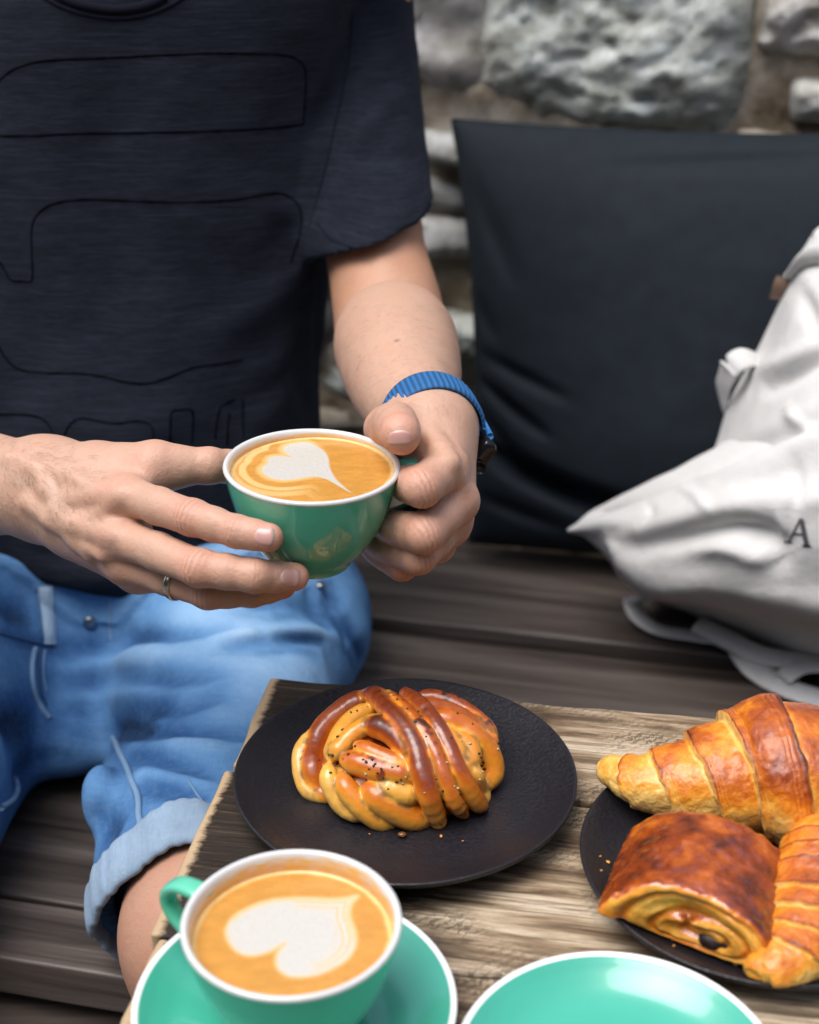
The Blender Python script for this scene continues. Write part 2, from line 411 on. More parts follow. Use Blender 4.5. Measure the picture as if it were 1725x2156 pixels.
for t in (-1.45, -.75, .45, 1.4):
    for s in (.66, 1.2): bbox_part('leg', t, t+.05, s+.003, s+.04, .0, BZ-.1395, bench_m.m, bench)
    bbox_part('cross_rail', t+.002, t+.048, .702, 1.198, BZ-.1, BZ-.034, bench_m.m, bench)

# ---- low table of reclaimed boards
TZ = .53; TY = R(9.5); TE = np.array([math.cos(TY), -math.sin(TY), 0]); TN = np.array([math.sin(TY), math.cos(TY), 0])
tm = M('reclaimed_wood', (.3, .2, .12), .62)
tm.b.inputs['Specular IOR Level'].default_value = .3
c = tm.coord('Object', (1, 1, 1)); cg = tm.coord('Object', (5, 50, 50)); cg2 = tm.coord('Object', (9, 300, 300))
n1 = tm.noise(cg, 2.0, 9, .70, .45); n2 = tm.noise(cg2, 1.6, 6, .7, .3); nb = tm.noise(c, 9, 3, .5)
npatch = tm.noise(tm.coord('Object', (4, 12, 12)), 1.3, 4, .6)
n1c = tm.math('ADD', n1, tm.math('MULTIPLY', tm.math('SUBTRACT', npatch, .5), .55))
base = tm.ramp(n1c, [(.30, (.050, .031, .019)), (.40, (.17, .11, .062)), (.50, (.34, .25, .155)), (.64, (.56, .46, .335))])
# saw marks: short dark strokes across the grain
cw = tm.coord('Object', (1, 1, 1), (0, 0, R(48))); wv = tm.n('TexWave'); wv.wave_type = 'BANDS'; wv.bands_direction = 'X'
wv.inputs['Scale'].default_value = 75; wv.inputs['Distortion'].default_value = 7; wv.inputs['Detail'].default_value = 3; wv.inputs['Detail Scale'].default_value = 4; tm.l(cw, wv.inputs['Vector'])
mk_ = tm.ramp(tm.noise(tm.coord('Object', (5, 16, 16)), 1.6, 5, .6), [(.48, (0, 0, 0)), (.60, (1, 1, 1))])
saw = tm.math('MULTIPLY', tm.ramp(wv.outputs['Fac'], [(.24, (1, 1, 1)), (.44, (0, 0, 0))]), mk_)
base = tm.mix(tm.math('MULTIPLY', saw, .75), base, (.06, .045, .032))
base = tm.mix(tm.ramp(n2, [(.38, (.7, .7, .7)), (.49, (0, 0, 0))]), base, (.085, .058, .038))
# dark stain towards the left end
sx = tm.n('SeparateXYZ'); tc = tm.n('TexCoord'); tm.l(tc.outputs['Object'], sx.inputs[0])
xo = tm.math('ADD', sx.outputs[0], tm.math('MULTIPLY', tm.math('SUBTRACT', n1, .5), .14))
dk = tm.ramp(tm.math('MULTIPLY', xo, 4.0), [(.46, (1, 1, 1)), (.66, (0, 0, 0))])
dark = tm.ramp(n2, [(.38, (.006, .004, .003)), (.56, (.017, .010, .006)), (.68, (.10, .058, .032))])
base = tm.mix(tm.math('MULTIPLY', dk, .97), base, dark)
# bare worn rim of the end grain
xe = tm.math('ADD', sx.outputs[0], tm.math('MULTIPLY', tm.math('SUBTRACT', nb, .5), .016))
xe = tm.math('ADD', xe, tm.math('MULTIPLY', tm.math('SUBTRACT', tm.noise(tm.coord('Object', (20, 70, 70)), 2.2, 6, .75), .5), .014))
we = tm.ramp(tm.math('MULTIPLY', xe, 100.0), [(.35, (1, 1, 1)), (.72, (0, 0, 0))])
base = tm.mix(tm.math('MULTIPLY', we, .9), base, (.50, .36, .215))
tm.col(base); tm.rgh(tm.ramp(n1, [(.3, (.5, .5, .5)), (.7, (.75, .75, .75))]))
tm.nor(tm.bump(tm.math('ADD', tm.math('MULTIPLY', n2, 1.2), n1), .55, .0013))
table = empty('table', (.3, .55, 0), 'low table of worn reclaimed boards, stained dark at its left end', 'table')
corner = at_z(570, 1425, TZ); t0, s0 = float(corner@TE), float(corner@TN)
bounds = [s0, s0-.0915, s0-.0935-.137, s0-.0935-.139-.135]
tops = [(s0-.0905, s0), (s0-.0955-.134, s0-.0955), (s0-.2325-.128, s0-.2325), (s0-.3635-.12, s0-.3635)]
for i, (a_, b_) in enumerate(tops):
    plank('plank', .86, b_-a_, .026, tm.m, table, TE, TN, TE*(t0+(.0, -.003, .002, 0)[i])+TN*a_+np.array([0, 0, TZ]), i*5+2, .0007, .0025, 120)
dkw = wood('table_frame_wood', (.02, .013, .009), (.05, .032, .02), (.1, .07, .045))
def tpart(name, t_0, t_1, s_0, s_1, z0, z1): return bbox_part(name, t_0, t_1, s_0, s_1, z0, z1, dkw.m, table, .003, TE, TN)
for t in (t0+.12, t0+.68): tpart('batten', t, t+.05, s0-.47, s0-.012, TZ-.0455, TZ-.0275)
tpart('apron', t0+.173, t0+.677, s0-.035, s0-.017, TZ-.095, TZ-.0275); tpart('apron', t0+.173, t0+.677, s0-.465, s0-.447, TZ-.095, TZ-.0275)
for t in (t0+.125, t0+.685):
    for s in (s0-.06, s0-.465): tpart('leg', t, t+.04, s, s+.04, 0, TZ-.046)
# ================================================================== tableware
def glaze(name, col, rough=.12, spec=.5):
    g = M(name, col, rough); g.b.inputs['Coat Weight'].default_value = .6; g.b.inputs['Coat Roughness'].default_value = .05
    c = g.coord('Object'); n = g.noise(c, 30, 3); g.col(g.mix(g.ramp(n, [(.3, (0, 0, 0)), (.7, (.5, .5, .5))]), col, tuple(x*.86 for x in col)))
    g.nor(g.bump(g.noise(c, 14, 2), .05, .002)); return g
green_g = glaze('sea_green_glaze', s2l(92, 190, 158)); green_l = glaze('sea_green_saucer_glaze', s2l(66, 168, 144), .26)
white_g = M('white_glaze', (.8, .8, .78), .15); a_ = white_g.attr(); white_g.col(a_)
white_g.b.inputs['Coat Weight'].default_value = .5; white_g.b.inputs['Coat Roughness'].default_value = .06
coffee_m = M('latte', (.5, .3, .1), .22); cc_ = coffee_m.coord('Object'); fine = coffee_m.noise(cc_, 900, 3, .6)
coffee_m.col(coffee_m.mix(coffee_m.ramp(fine, [(.35, (.25, .25, .25)), (.6, (0, 0, 0))]), coffee_m.attr(), coffee_m.mix(1.0, coffee_m.attr(), (.72, .62, .5), 'MULTIPLY')))
coffee_m.nor(coffee_m.bump(fine, .12, .0004))
def poly_sd(Q, poly):
    """signed distance (inside negative) of 2-D points to a closed polygon"""
    A = np.asarray(poly, float); Bp = np.roll(A, -1, 0); d = np.full(len(Q), 1e9); ins = np.zeros(len(Q), bool)
    for a, b in zip(A, Bp):
        e = b-a; w = Q-a; t = np.clip((w@e)/(e@e+1e-18), 0, 1); q = w-t[:, None]*e; d = np.minimum(d, (q*q).sum(1))
        c1 = (a[1] <= Q[:, 1]) & (b[1] > Q[:, 1]); c2 = (b[1] <= Q[:, 1]) & (a[1] > Q[:, 1])
        cr = e[0]*w[:, 1]-e[1]*w[:, 0]; ins ^= (c1 & (cr > 0)) | (c2 & (cr < 0))
    return np.where(ins, -1, 1)*np.sqrt(d)
def spline2(pts, n=6):
    P = np.asarray(pts, float); Q = np.vstack([P[-1], P, P[0], P[1]]); out = []
    for i in range(1, len(P)+1):
        p0, p1, p2, p3 = Q[i-1], Q[i], Q[i+1], Q[i+2]
        for t in np.linspace(0, 1, n, endpoint=False):
            out.append(.5*((2*p1)+(-p0+p2)*t+(2*p0-5*p1+4*p2-p3)*t*t+(-p0+3*p1-3*p2+p3)*t**3))
    return np.array(out)
def lerpc(c0, c1, t): return np.asarray(c0)[None]*(1-t[:, None])+np.asarray(c1)[None]*t[:, None]
CUP_OUT = [(0, .002), (.018, .002), (.0188, .0004), (.0198, 0), (.0212, .0004), (.0218, .0022), (.0235, .0052), (.0290, .0108), (.0352, .0200), (.0402, .0310), (.0437, .0430), (.0457, .0520), (.0466, .0562)]
CUP_LIP = [(.0466, .0562), (.0470, .0572), (.0465, .0583), (.0452, .0586), (.0440, .0577), (.0433, .0555), (.0425, .050), (.0405, .040), (.0370, .030), (.031, .020), (.021, .0115), (.008, .0092), (0, .009)]
H_CUP = .0586
def inner_r(z): P = np.array(CUP_LIP[4:][::-1]); return float(np.interp(z, P[:, 1], P[:, 0]))
CREMA = s2l(198, 142, 66); CREAM = s2l(190, 187, 179); PALEC = s2l(216, 178, 116)
def place(V, org, Mx=None):
    V = np.asarray(V); return (V@Mx.T if Mx is not None else V)+np.asarray(org)
def make_cup(org, tiltM, hdir, level, heart_px, label, bands, seed, res=150):
    root = empty('coffee_cup', org, label, 'cup', 'green coffee cups with latte art')
    V, F = lathe(smooth_profile(CUP_OUT, 5), 160); mk('body', place(V, org, tiltM), F, green_g.m, root)
    # white lip and lining, with foam left on the wall just above the coffee
    prof = smooth_profile(CUP_LIP, 7); V, F = lathe(prof, 320)
    z = V[:, 2]; th = np.arctan2(V[:, 1], V[:, 0]); inside = (np.hypot(V[:, 0], V[:, 1]) < .0443)
    q = np.stack([np.cos(th)*.04, np.sin(th)*.04, z], 1)
    up = (z-level)/max(.0570-level, .001); n1 = fbm(q, 260, 4, seed); n2 = fbm(q*np.array([1, 1, .5]), 90, 3, seed+4)
    reach = .62+.25*n2+.30*np.cos(th-R(55))
    f = inside*sstep(.16, -.10, up-reach+n1*.25)
    f2 = inside*sstep(.10, .0, up-reach*.45+n1*.3)
    col = lerpc(s2l(206, 206, 203), s2l(218, 172, 100), np.clip(f*(.80+.9*n1), 0, 1)); col = col*(1-.55*f2[:, None])+np.array(s2l(205, 140, 60))[None]*.55*f2[:, None]
    mk('lining', place(V, org, tiltM), F, white_g.m, root, color=col)
    # handle: a flattened strap bent into a loop
    hp = smooth_profile([(.0435, .0505), (.052, .0520), (.0610, .0508), (.0668, .0455), (.0672, .0385), (.0630, .0315), (.0555, .0262), (.0465, .0232), (.0375, .0222)], 8)
    path = np.stack([hp[:, 0]*hdir[0], hp[:, 0]*hdir[1], hp[:, 1]], 1)
    side = np.array([-hdir[1], hdir[0], 0]); T = np.gradient(path, axis=0); T /= np.linalg.norm(T, axis=1)[:, None]
    ths = np.linspace(0, 2*np.pi, 20, endpoint=False); m = len(path); Vh = []
    wid = np.interp(np.linspace(0, 1, m), [0, .12, .5, .88, 1], [.0068, .0054, .0048, .0046, .0056]); tk = np.interp(np.linspace(0, 1, m), [0, .15, .8, 1], [.0034, .0027, .0026, .0034])
    for i in range(m):
        nn = np.cross(side, T[i]); cs, sn = np.cos(ths), np.sin(ths)
        Vh.append(path[i]+np.outer(np.sign(cs)*np.abs(cs)**.75*wid[i], side)+np.outer(np.sign(sn)*np.abs(sn)**.85*tk[i], nn))
    Fh = [tuple(f) for f in grid_faces(m, 20, wrap_v=True)]+[tuple(range(20))[::-1], tuple((m-1)*20+k for k in range(20))]
    mk('handle', place(np.concatenate(Vh), org, tiltM), Fh, green_g.m, root)
    # coffee disc, level with the ground
    rc = inner_r(level)+.0004; cz = np.asarray(org)+(tiltM@np.array([0, 0, level]) if tiltM is not None else np.array([0, 0, level]))
    nr = res; nth = 360; rr = np.linspace(0, 1, nr)**.8*rc; tt = np.linspace(0, 2*np.pi, nth, endpoint=False)
    Rr, Tt = np.meshgrid(rr, tt, indexing='ij'); X = Rr*np.cos(Tt); Y = Rr*np.sin(Tt)
    Z = .0007*np.clip((Rr/rc-.965)/.035, 0, 1)**2
    P = np.stack([X, Y, Z], -1).reshape(-1, 3); Q = P[:, :2]
    poly = np.array([at_z(u, v, cz[2])[:2]-cz[:2] for u, v in spline2(heart_px, 5)])
    warp = np.stack([fbm(P, 120, 3, seed), fbm(P, 120, 3, seed+3)], 1)*.0005
    sd = poly_sd(Q+warp, poly)
    col = lerpc(CREMA, tuple(x*.86 for x in CREMA), np.clip(.5+fbm(P*np.array([1, 2.5, 1]), 160, 4, seed)*1.2, 0, 1))
    pale = np.clip(bands(Q, sd, P), 0, 1); col = col*(1-pale[:, None])+np.array(PALEC)[None]*pale[:, None]
    w = sstep(.0007, -.0006, sd); c2 = bands(Q, sd, P, True); wcol = lerpc(CREAM, PALEC, np.clip(c2, 0, 1))
    col = col*(1-w[:, None])+wcol*w[:, None]
    ring = sstep(.93, .985, np.hypot(Q[:, 0], Q[:, 1])/rc+.02*fbm(P, 200, 3, seed+1)); col = col*(1-.75*ring[:, None])+np.array(s2l(236, 206, 140))[None]*.75*ring[:, None]
    bub = (vn(P, 1500, seed+2) > .90)*(vn(P, 300, seed+3) > .1); col = np.where(bub[:, None], col*.5+.4, col)
    mk('coffee', P+cz, grid_faces(nr, nth, wrap_v=True), coffee_m.m, root, color=col)
    return root
# held cup
HC_RIM = at(657, 976, .83)
tl = R(1.6); TM = np.array([[math.cos(tl), 0, math.sin(tl)], [0, 1, 0], [-math.sin(tl), 0, math.cos(tl)]])
HC = HC_RIM-TM@np.array([0, 0, H_CUP])
zz = lambda L, x0, y0, s: [(x0+x*s, y0+y*s) for x, y in L]
heart1 = zz([(690, 385), (640, 360), (615, 322), (645, 285), (720, 262), (820, 260), (900, 290), (962, 335), (1000, 400), (1012, 470), (1050, 550), (1115, 625), (1190, 690), (1100, 640), (1000, 582), (900, 555), (800, 562), (700, 577), (600, 582), (500, 562), (440, 522), (430, 480), (468, 440), (480, 402), (520, 380), (600, 376)], 447.4, 868.4, .2441)
def bands1(Q, sd, P, inner=False):
    if inner: return .12*sstep(.3, .9, .5+.5*np.cos(-sd*3600+2*fbm(P, 60, 2, 5)))*sstep(.002, .008, Q[:, 1]-.3*Q[:, 0]-.004)
    left = sstep(.004, -.016, Q[:, 0]+.15*Q[:, 1]+.004*fbm(P, 60, 2, 9)); s2 = sd+.0010*fbm(P, 45, 2, 4)
    b1 = sstep(.0045, .0012, s2)*sstep(.010, -.006, Q[:, 0])*.9
    b2 = sstep(.0016, .0, np.abs(s2-.0105)-.0012); b3 = sstep(.0022, 0, np.abs(s2-.0165)-.0016)*.8
    return b1+(b2+b3)*left
make_cup(HC, TM, nrm([.955, .30, 0]), .0540, heart1, 'green cup of latte held up in both hands', bands1, 3)
# cup on saucer
FC = np.array([-.0500, .5160, TZ+.0075])
heart2 = zz([(1070, 440), (1000, 452), (950, 456), (800, 450), (680, 460), (580, 490), (500, 542), (465, 602), (480, 662), (530, 705), (600, 716), (680, 692), (738, 658), (706, 700), (695, 758), (730, 800), (800, 816), (900, 800), (1000, 750), (1055, 680), (1062, 615), (1036, 540), (1042, 480)], 263.2, 1684.2, .4577)
def bands2(Q, sd, P, inner=False):
    if inner:
        rgt = sstep(.003, .007, Q[:, 0]+.25*Q[:, 1]); s = -sd*1000+.5*fbm(P, 80, 2, 3)
        b = sstep(.3, .8, np.cos(s*2*np.pi/2.7-.6))*rgt*1.5*sstep(.3, .9, s)*sstep(9, 6, s)
        top = sstep(3.2, 1.0, s)*sstep(.0, .006, Q[:, 1]+.25*Q[:, 0])*.7; edge = sstep(1.6, .6, s)*.45
        return np.maximum(np.maximum(b, top), edge)
    return sstep(.0018, .0002, sd)*.7
make_cup(FC, None, nrm([-.86, .51, 0]), .0488, heart2, 'green cup of latte standing on its saucer', bands2, 8)
# saucers
def make_saucer(org, label, R0=.0705):
    root = empty('saucer', org, label, 'saucer', 'green saucers with white rims')
    k = R0/.0705
    top = [(0, .0068), (.018, .0068), (.0235, .0070), (.0255, .0078), (.030, .0080), (.042, .0084), (.053, .0106), (.0615, .0148), (.0660, .0178), (.0680, .0192)]
    rim = [(.0680, .0192), (.0694, .0199), (.0704, .0199), (.0708, .0190), (.0698, .0172), (.066, .0138)]
    und = [(.066, .0138), (.056, .0088), (.044, .0046), (.036, .0028), (.0345, 0), (.0315, 0), (.030, .0028), (0, .003)]
    for nm, pr, m in (('dish', top, green_l.m), ('rim', rim, None), ('underside', und, green_l.m)):
        V, F = lathe(smooth_profile(np.array(pr)*[k, 1], 6), 160)
        if m is None: mk(nm, place(V, org), F, white_g.m, root, color=np.tile(np.array(s2l(238, 240, 238)), (len(V), 1)))
        else: mk(nm, place(V, org), F, m, root)
    return root
make_saucer(np.array([FC[0], FC[1], TZ+.001]), 'green saucer with white rim under the latte cup')
make_saucer(np.array([.0868, .4775, TZ+.001]), 'empty green saucer with white rim at the front of the table', .0685)
# black plates
pl_m = M('black_stoneware', (.009, .009, .012), .36); c = pl_m.coord('Object')
pn_ = pl_m.noise(c, 520, 2, .5); pl_m.nor(pl_m.bump(pn_, .55, .0006)); pl_m.rgh(pl_m.ramp(pn_, [(.3, (.30, .30, .30)), (.7, (.5, .5, .5))]))
pl_m.b.inputs['Specular IOR Level'].default_value = .42
pl_m.col(pl_m.mix(pl_m.ramp(pl_m.noise(c, 700, 2, .5), [(.70, (0, 0, 0)), (.78, (.35, .35, .35))]), (.011, .010, .013), (.09, .09, .10)))
def make_plate(org, label, R0):
    k = R0/.092
    pr = [(0, .0062), (.03, .0060), (.055, .0066), (.070, .0085), (.080, .0118), (.0875, .0155), (.0908, .0172), (.0920, .0170), (.0922, .0158), (.0905, .0135), (.082, .0085), (.068, .0042), (.058, .0026), (.056, .0), (.052, 0), (.050, .0022), (0, .0025)]
    V, F = lathe(smooth_profile(np.array(pr)*[k, 1], 6), 200)
    V[:, 2] += .0005*vn(V, 28, 2)*(np.hypot(V[:, 0], V[:, 1]) > .06)*(V[:, 2] > .006)
    o = mk('plate', place(V, org), F, pl_m.m); return tag(o, label, 'plate', 'black stoneware plates')
def plate_top(P, o, R0=.0905):
    k = R0/.092; r_ = np.hypot(P[..., 0]-o[0], P[..., 1]-o[1])/k
    return o[2]+np.interp(r_, [0, .055, .070, .080, .0875, .0915], [.0062, .0066, .0085, .0118, .0155, .0172])+.0008
P1 = np.array([-.0022, .686, TZ+.001]); P2 = np.array([.1755, .617, TZ+.001])
make_plate(P1, 'black plate under the knotted bun', .0912)
make_plate(P2, 'black plate under the two croissants and the chocolate roll', .0905)
# ================================================================== pastries
def pastry_col(b):
    xs = [0, .16, .34, .52, .70, .86, 1.0]
    cs = np.array([(.78, .53, .17), (.80, .42, .065), (.74, .26, .018), (.52, .125, .008), (.27, .046, .005), (.11, .020, .005), (.045, .011, .004)])
    b = np.clip(b, 0, 1); return np.stack([np.interp(b, xs, cs[:, i]) for i in range(3)], 1)
def crust(name, rough=.3, coat=.5, bump=.5, sc=420):
    m = M(name, (.5, .3, .1), rough); c = m.coord('Object'); n = m.noise(c, sc, 5, .6); n2 = m.noise(c, 110, 4, .6)
    m.col(m.mix(m.ramp(n2, [(.4, (.0, .0, .0)), (.62, (.35, .35, .35))]), m.attr(), m.mix(1.0, m.attr(), (.72, .55, .42), 'MULTIPLY')))
    m.nor(m.bump(m.math('ADD', n, m.math('MULTIPLY', n2, 1.5)), bump, .0009)); m.b.inputs['Coat Weight'].default_value = coat; m.b.inputs['Coat Roughness'].default_value = .12
    m.b.inputs['Subsurface Weight'].default_value = .12; m.b.inputs['Subsurface Radius'].default_value = (.004, .002, .0008); m.b.inputs['Subsurface Scale'].default_value = .5
    m.rgh(m.ramp(n2, [(.3, (rough*.75,)*3), (.7, (min(1, rough*1.6),)*3)])); return m
bun_m = crust('glazed_bun', .30, .42, .16, 300); flak = crust('flaky_pastry', .36, .30, .7, 420); roll_m = crust('glossy_roll', .20, .8, .8, 240)
# ---- knotted cardamom bun: every strand is its own rope over a domed base
BC = at_z(845, 1606, .548); BS = (.0545, .048, .0345)
def dome(u, v, inset):
    r = ray(u, v); s = np.array(BS)-inset; o = (Cp-BC)/s; d = r/s; A = d@d; B = 2*o@d; Cq = o@o-1; D = B*B-4*A*Cq
    t = (-B-math.sqrt(D))/(2*A) if D > 0 else -B/(2*A)
    return Cp+r*t
zb = lambda x, y: (578.9+x*.3204, 1394.7+y*.3204)
STR = [  # (points in the enlarged view, radius mm, lift mm, brownness)
 ([(230, 470), (172, 600), (172, 720), (215, 830), (300, 905)], 4.6, -1.5, .05),
 ([(640, 240), (540, 262), (440, 320), (320, 430), (262, 560), (250, 700), (285, 830), (350, 915)], 6.4, 0, .62),
 ([(650, 300), (540, 345), (440, 440), (385, 560), (370, 640)], 4.6, -2.5, .14),
 ([(740, 385), (620, 405), (510, 470), (430, 560), (400, 610)], 4.8, -1.0, .22),
 ([(610, 420), (700, 430), (790, 480), (870, 580), (920, 680)], 6.4, .8, .74),
 ([(540, 545), (640, 592), (760, 640), (880, 680)], 4.6, -1.0, .42),
 ([(465, 640), (560, 665), (680, 700), (800, 725), (900, 750)], 6.8, -.5, .50),
 ([(700, 810), (800, 850), (920, 880)], 6.5, -2.0, .12),
 ([(350, 690), (365, 800), (420, 910), (500, 975), (610, 1000)], 5.2, -.5, .10),
 ([(440, 750), (490, 860), (590, 970), (710, 1050), (860, 1095), (960, 1100)], 5.8, .2, .36),
 ([(620, 830), (700, 905), (810, 975), (920, 1015), (1010, 1030)], 8.0, -.4, .44),
 ([(930, 225), (1080, 240), (1230, 300), (1360, 400), (1440, 480)], 4.8, -1.0, .60),
 ([(960, 285), (1100, 300), (1250, 360), (1390, 470), (1450, 590)], 4.4, -.2, .50),
 ([(1040, 370), (1180, 400), (1310, 490), (1400, 600), (1425, 710), (1390, 810)], 7.0, .5, .40),
 ([(1170, 480), (1260, 560), (1275, 640), (1220, 730)], 6.6, -3.0, .24),
 ([(1290, 690), (1330, 760), (1360, 850), (1375, 930)], 4.2, -2.5, .06),
 ([(1100, 420), (1180, 560), (1240, 700)], 6, -4, .2),
 ([(610, 222), (680, 235), (770, 330), (860, 440), (925, 560), (965, 720), (1015, 890), (1075, 1070)], 6.3, 4.2, .70),
 ([(745, 215), (830, 290), (930, 400), (1010, 510), (1075, 640), (1120, 780), (1180, 920), (1240, 1050)], 4.5, 4.4, .52),
 ([(860, 205), (950, 280), (1050, 400), (1120, 520), (1190, 680), (1260, 810), (1330, 920), (1352, 1000)], 5.2, 4.2, .64),
]
strands = []
for pts, rmm, lift, br in STR:
    ctrl = np.array([dome(*zb(*p), rmm*.001-lift*.001) for p in pts]); ctrl[:, 2] = np.maximum(ctrl[:, 2], TZ+.006+rmm*.0006)
    sp = smooth_profile(ctrl, 3); t = np.linspace(0, 1, len(sp)); end = .78 if lift > 3 else .55
    rad = rmm*.00090*(1-(1-end)*np.clip(np.abs(t-.5)*2-.72, 0, 1)/.28); strands.append((sp, rad, br))
def bun_f(P, c, r, want=False):
    d = ell(P, c, r, BC-np.array([0, 0, .004]), np.array(BS)-.0085); best = None; bi = None
    outs = []
    for i, (sp, rad, br) in enumerate(strands):
        e = chain(P, c, r, sp, rad, .0022, .014)
        if e is None: continue
        outs.append((i, e)); d = smin(d, e, .0011)
    if d is None: return None
    d = d+.0002*vn(P, 160, 1)+.0001*vn(P, 420, 2)
    d = np.maximum(d, (TZ+.0068)-P[..., 2])
    if want: return outs
    return d
V, F = surface_nets(bun_f, BC-np.array([.064, .056, .03]), BC+np.array([.064, .056, .046]), .00062)
N = normals(V, F); outs = dict(bun_f(V.astype(np.float32), None, 0, True)); E = np.stack([outs[i] for i in range(len(strands))], 1)
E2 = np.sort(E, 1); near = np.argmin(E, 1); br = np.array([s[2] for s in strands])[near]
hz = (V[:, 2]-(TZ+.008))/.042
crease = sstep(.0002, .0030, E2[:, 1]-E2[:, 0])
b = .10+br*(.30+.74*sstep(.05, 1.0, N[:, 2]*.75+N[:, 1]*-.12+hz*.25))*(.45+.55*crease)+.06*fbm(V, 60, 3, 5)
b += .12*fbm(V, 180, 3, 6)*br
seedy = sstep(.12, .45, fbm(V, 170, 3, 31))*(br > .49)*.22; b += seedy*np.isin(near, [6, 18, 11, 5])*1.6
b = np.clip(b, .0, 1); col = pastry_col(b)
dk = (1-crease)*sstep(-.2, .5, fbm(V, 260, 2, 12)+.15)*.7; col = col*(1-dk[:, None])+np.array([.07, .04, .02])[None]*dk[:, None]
bun = empty('knotted_bun', (BC[0], BC[1], TZ+.007), 'shiny golden brown knotted bun with dark spice seeds', 'bun')
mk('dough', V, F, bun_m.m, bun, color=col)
bun_bvh = BVHTree.FromPolygons([tuple(v) for v in V.tolist()], F.tolist())
seed_m = M('cardamom_seed', (.018, .012, .010), .35); sugar_m = M('pale_spice', (.42, .34, .22), .4)
def ico(center, s, rot):
    bm = bmesh.new(); bmesh.ops.create_icosphere(bm, subdivisions=2, radius=1); V = np.array([v.co[:] for v in bm.verts]); F = [tuple(v.index for v in f.verts) for f in bm.faces]; bm.free()
    V = V*(1+.12*vn(V, 2.2, int(center[0]*9999) % 97)[:, None]); return V*s@np.array(rot).T+center, F
rs = random.Random(3)
seeds_px = [(447, 445, 17), (415, 490, 15), (378, 610, 16), (355, 605, 12), (413, 668, 12), (365, 725, 13), (290, 643, 8), (600, 655, 15), (650, 680, 13), (700, 700, 12), (675, 728, 12), (712, 757, 11), (745, 832, 9), (800, 785, 13), (830, 770, 11),
 (808, 683, 11), (640, 640, 12), (530, 550, 13), (485, 605, 13), (805, 245, 11), (870, 305, 9), (945, 320, 9), (990, 305, 9), (925, 390, 12), (955, 355, 9), (1020, 430, 9), (995, 488, 9), (1468, 530, 16), (1340, 600, 14), (1352, 625, 12), (1372, 655, 13), (1360, 680, 12), (1380, 700, 14), (1300, 405, 9), (1200, 335, 11), (1092, 1060, 14), (1105, 845, 12), (1215, 865, 12), (1240, 930, 10), (1060, 770, 9), (690, 187, 10), (660, 668, 12), (580, 640, 10), (620, 700, 10), (770, 690, 10), (500, 330, 11), (540, 318, 10), (700, 350, 10), (1160, 495, 10)]
pale_px = [(1282, 535, 15), (1465, 570, 12), (1365, 718, 10), (1347, 770, 12), (1200, 830, 16), (598, 735, 14), (775, 685, 12), (1130, 658, 10), (765, 215, 11), (605, 290, 8), (985, 858, 8), (840, 795, 11), (1225, 515, 10), (860, 755, 9), (1180, 815, 9)]
def seeds(lst, mat, name):
    parts = []
    for x, y, s in lst:
        r_ = ray(*zb(x, y)); h = bun_bvh.ray_cast(Vector(Cp), Vector(nrm(r_)))
        if h[0] is None: continue
        m = s*.3204*.00026*.80; q = Matrix.Rotation(rs.uniform(0, 6), 3, 'X')@Matrix.Rotation(rs.uniform(0, 6), 3, 'Z')
        parts.append(ico(np.array(h[0])+np.array(h[1])*m*.25, np.array([m, m*.8, m*.7]), q))
    v, f = join(parts); o = mk(name, v, f, mat, bun); o['kind'] = 'stuff'
seeds(seeds_px, seed_m.m, 'spice_seeds'); seeds(pale_px, sugar_m.m, 'spice_crumbs')
# syrup drop at the front
v, f = ico(at_z(847, 1757, TZ+.009), np.array([.0024, .0018, .0012]), Matrix.Identity(3)); sy = M('syrup', (.25, .09, .02), .08); sy.b.inputs['Transmission Weight'].default_value = .4
mk('syrup_drop', v, f, sy.m, bun)
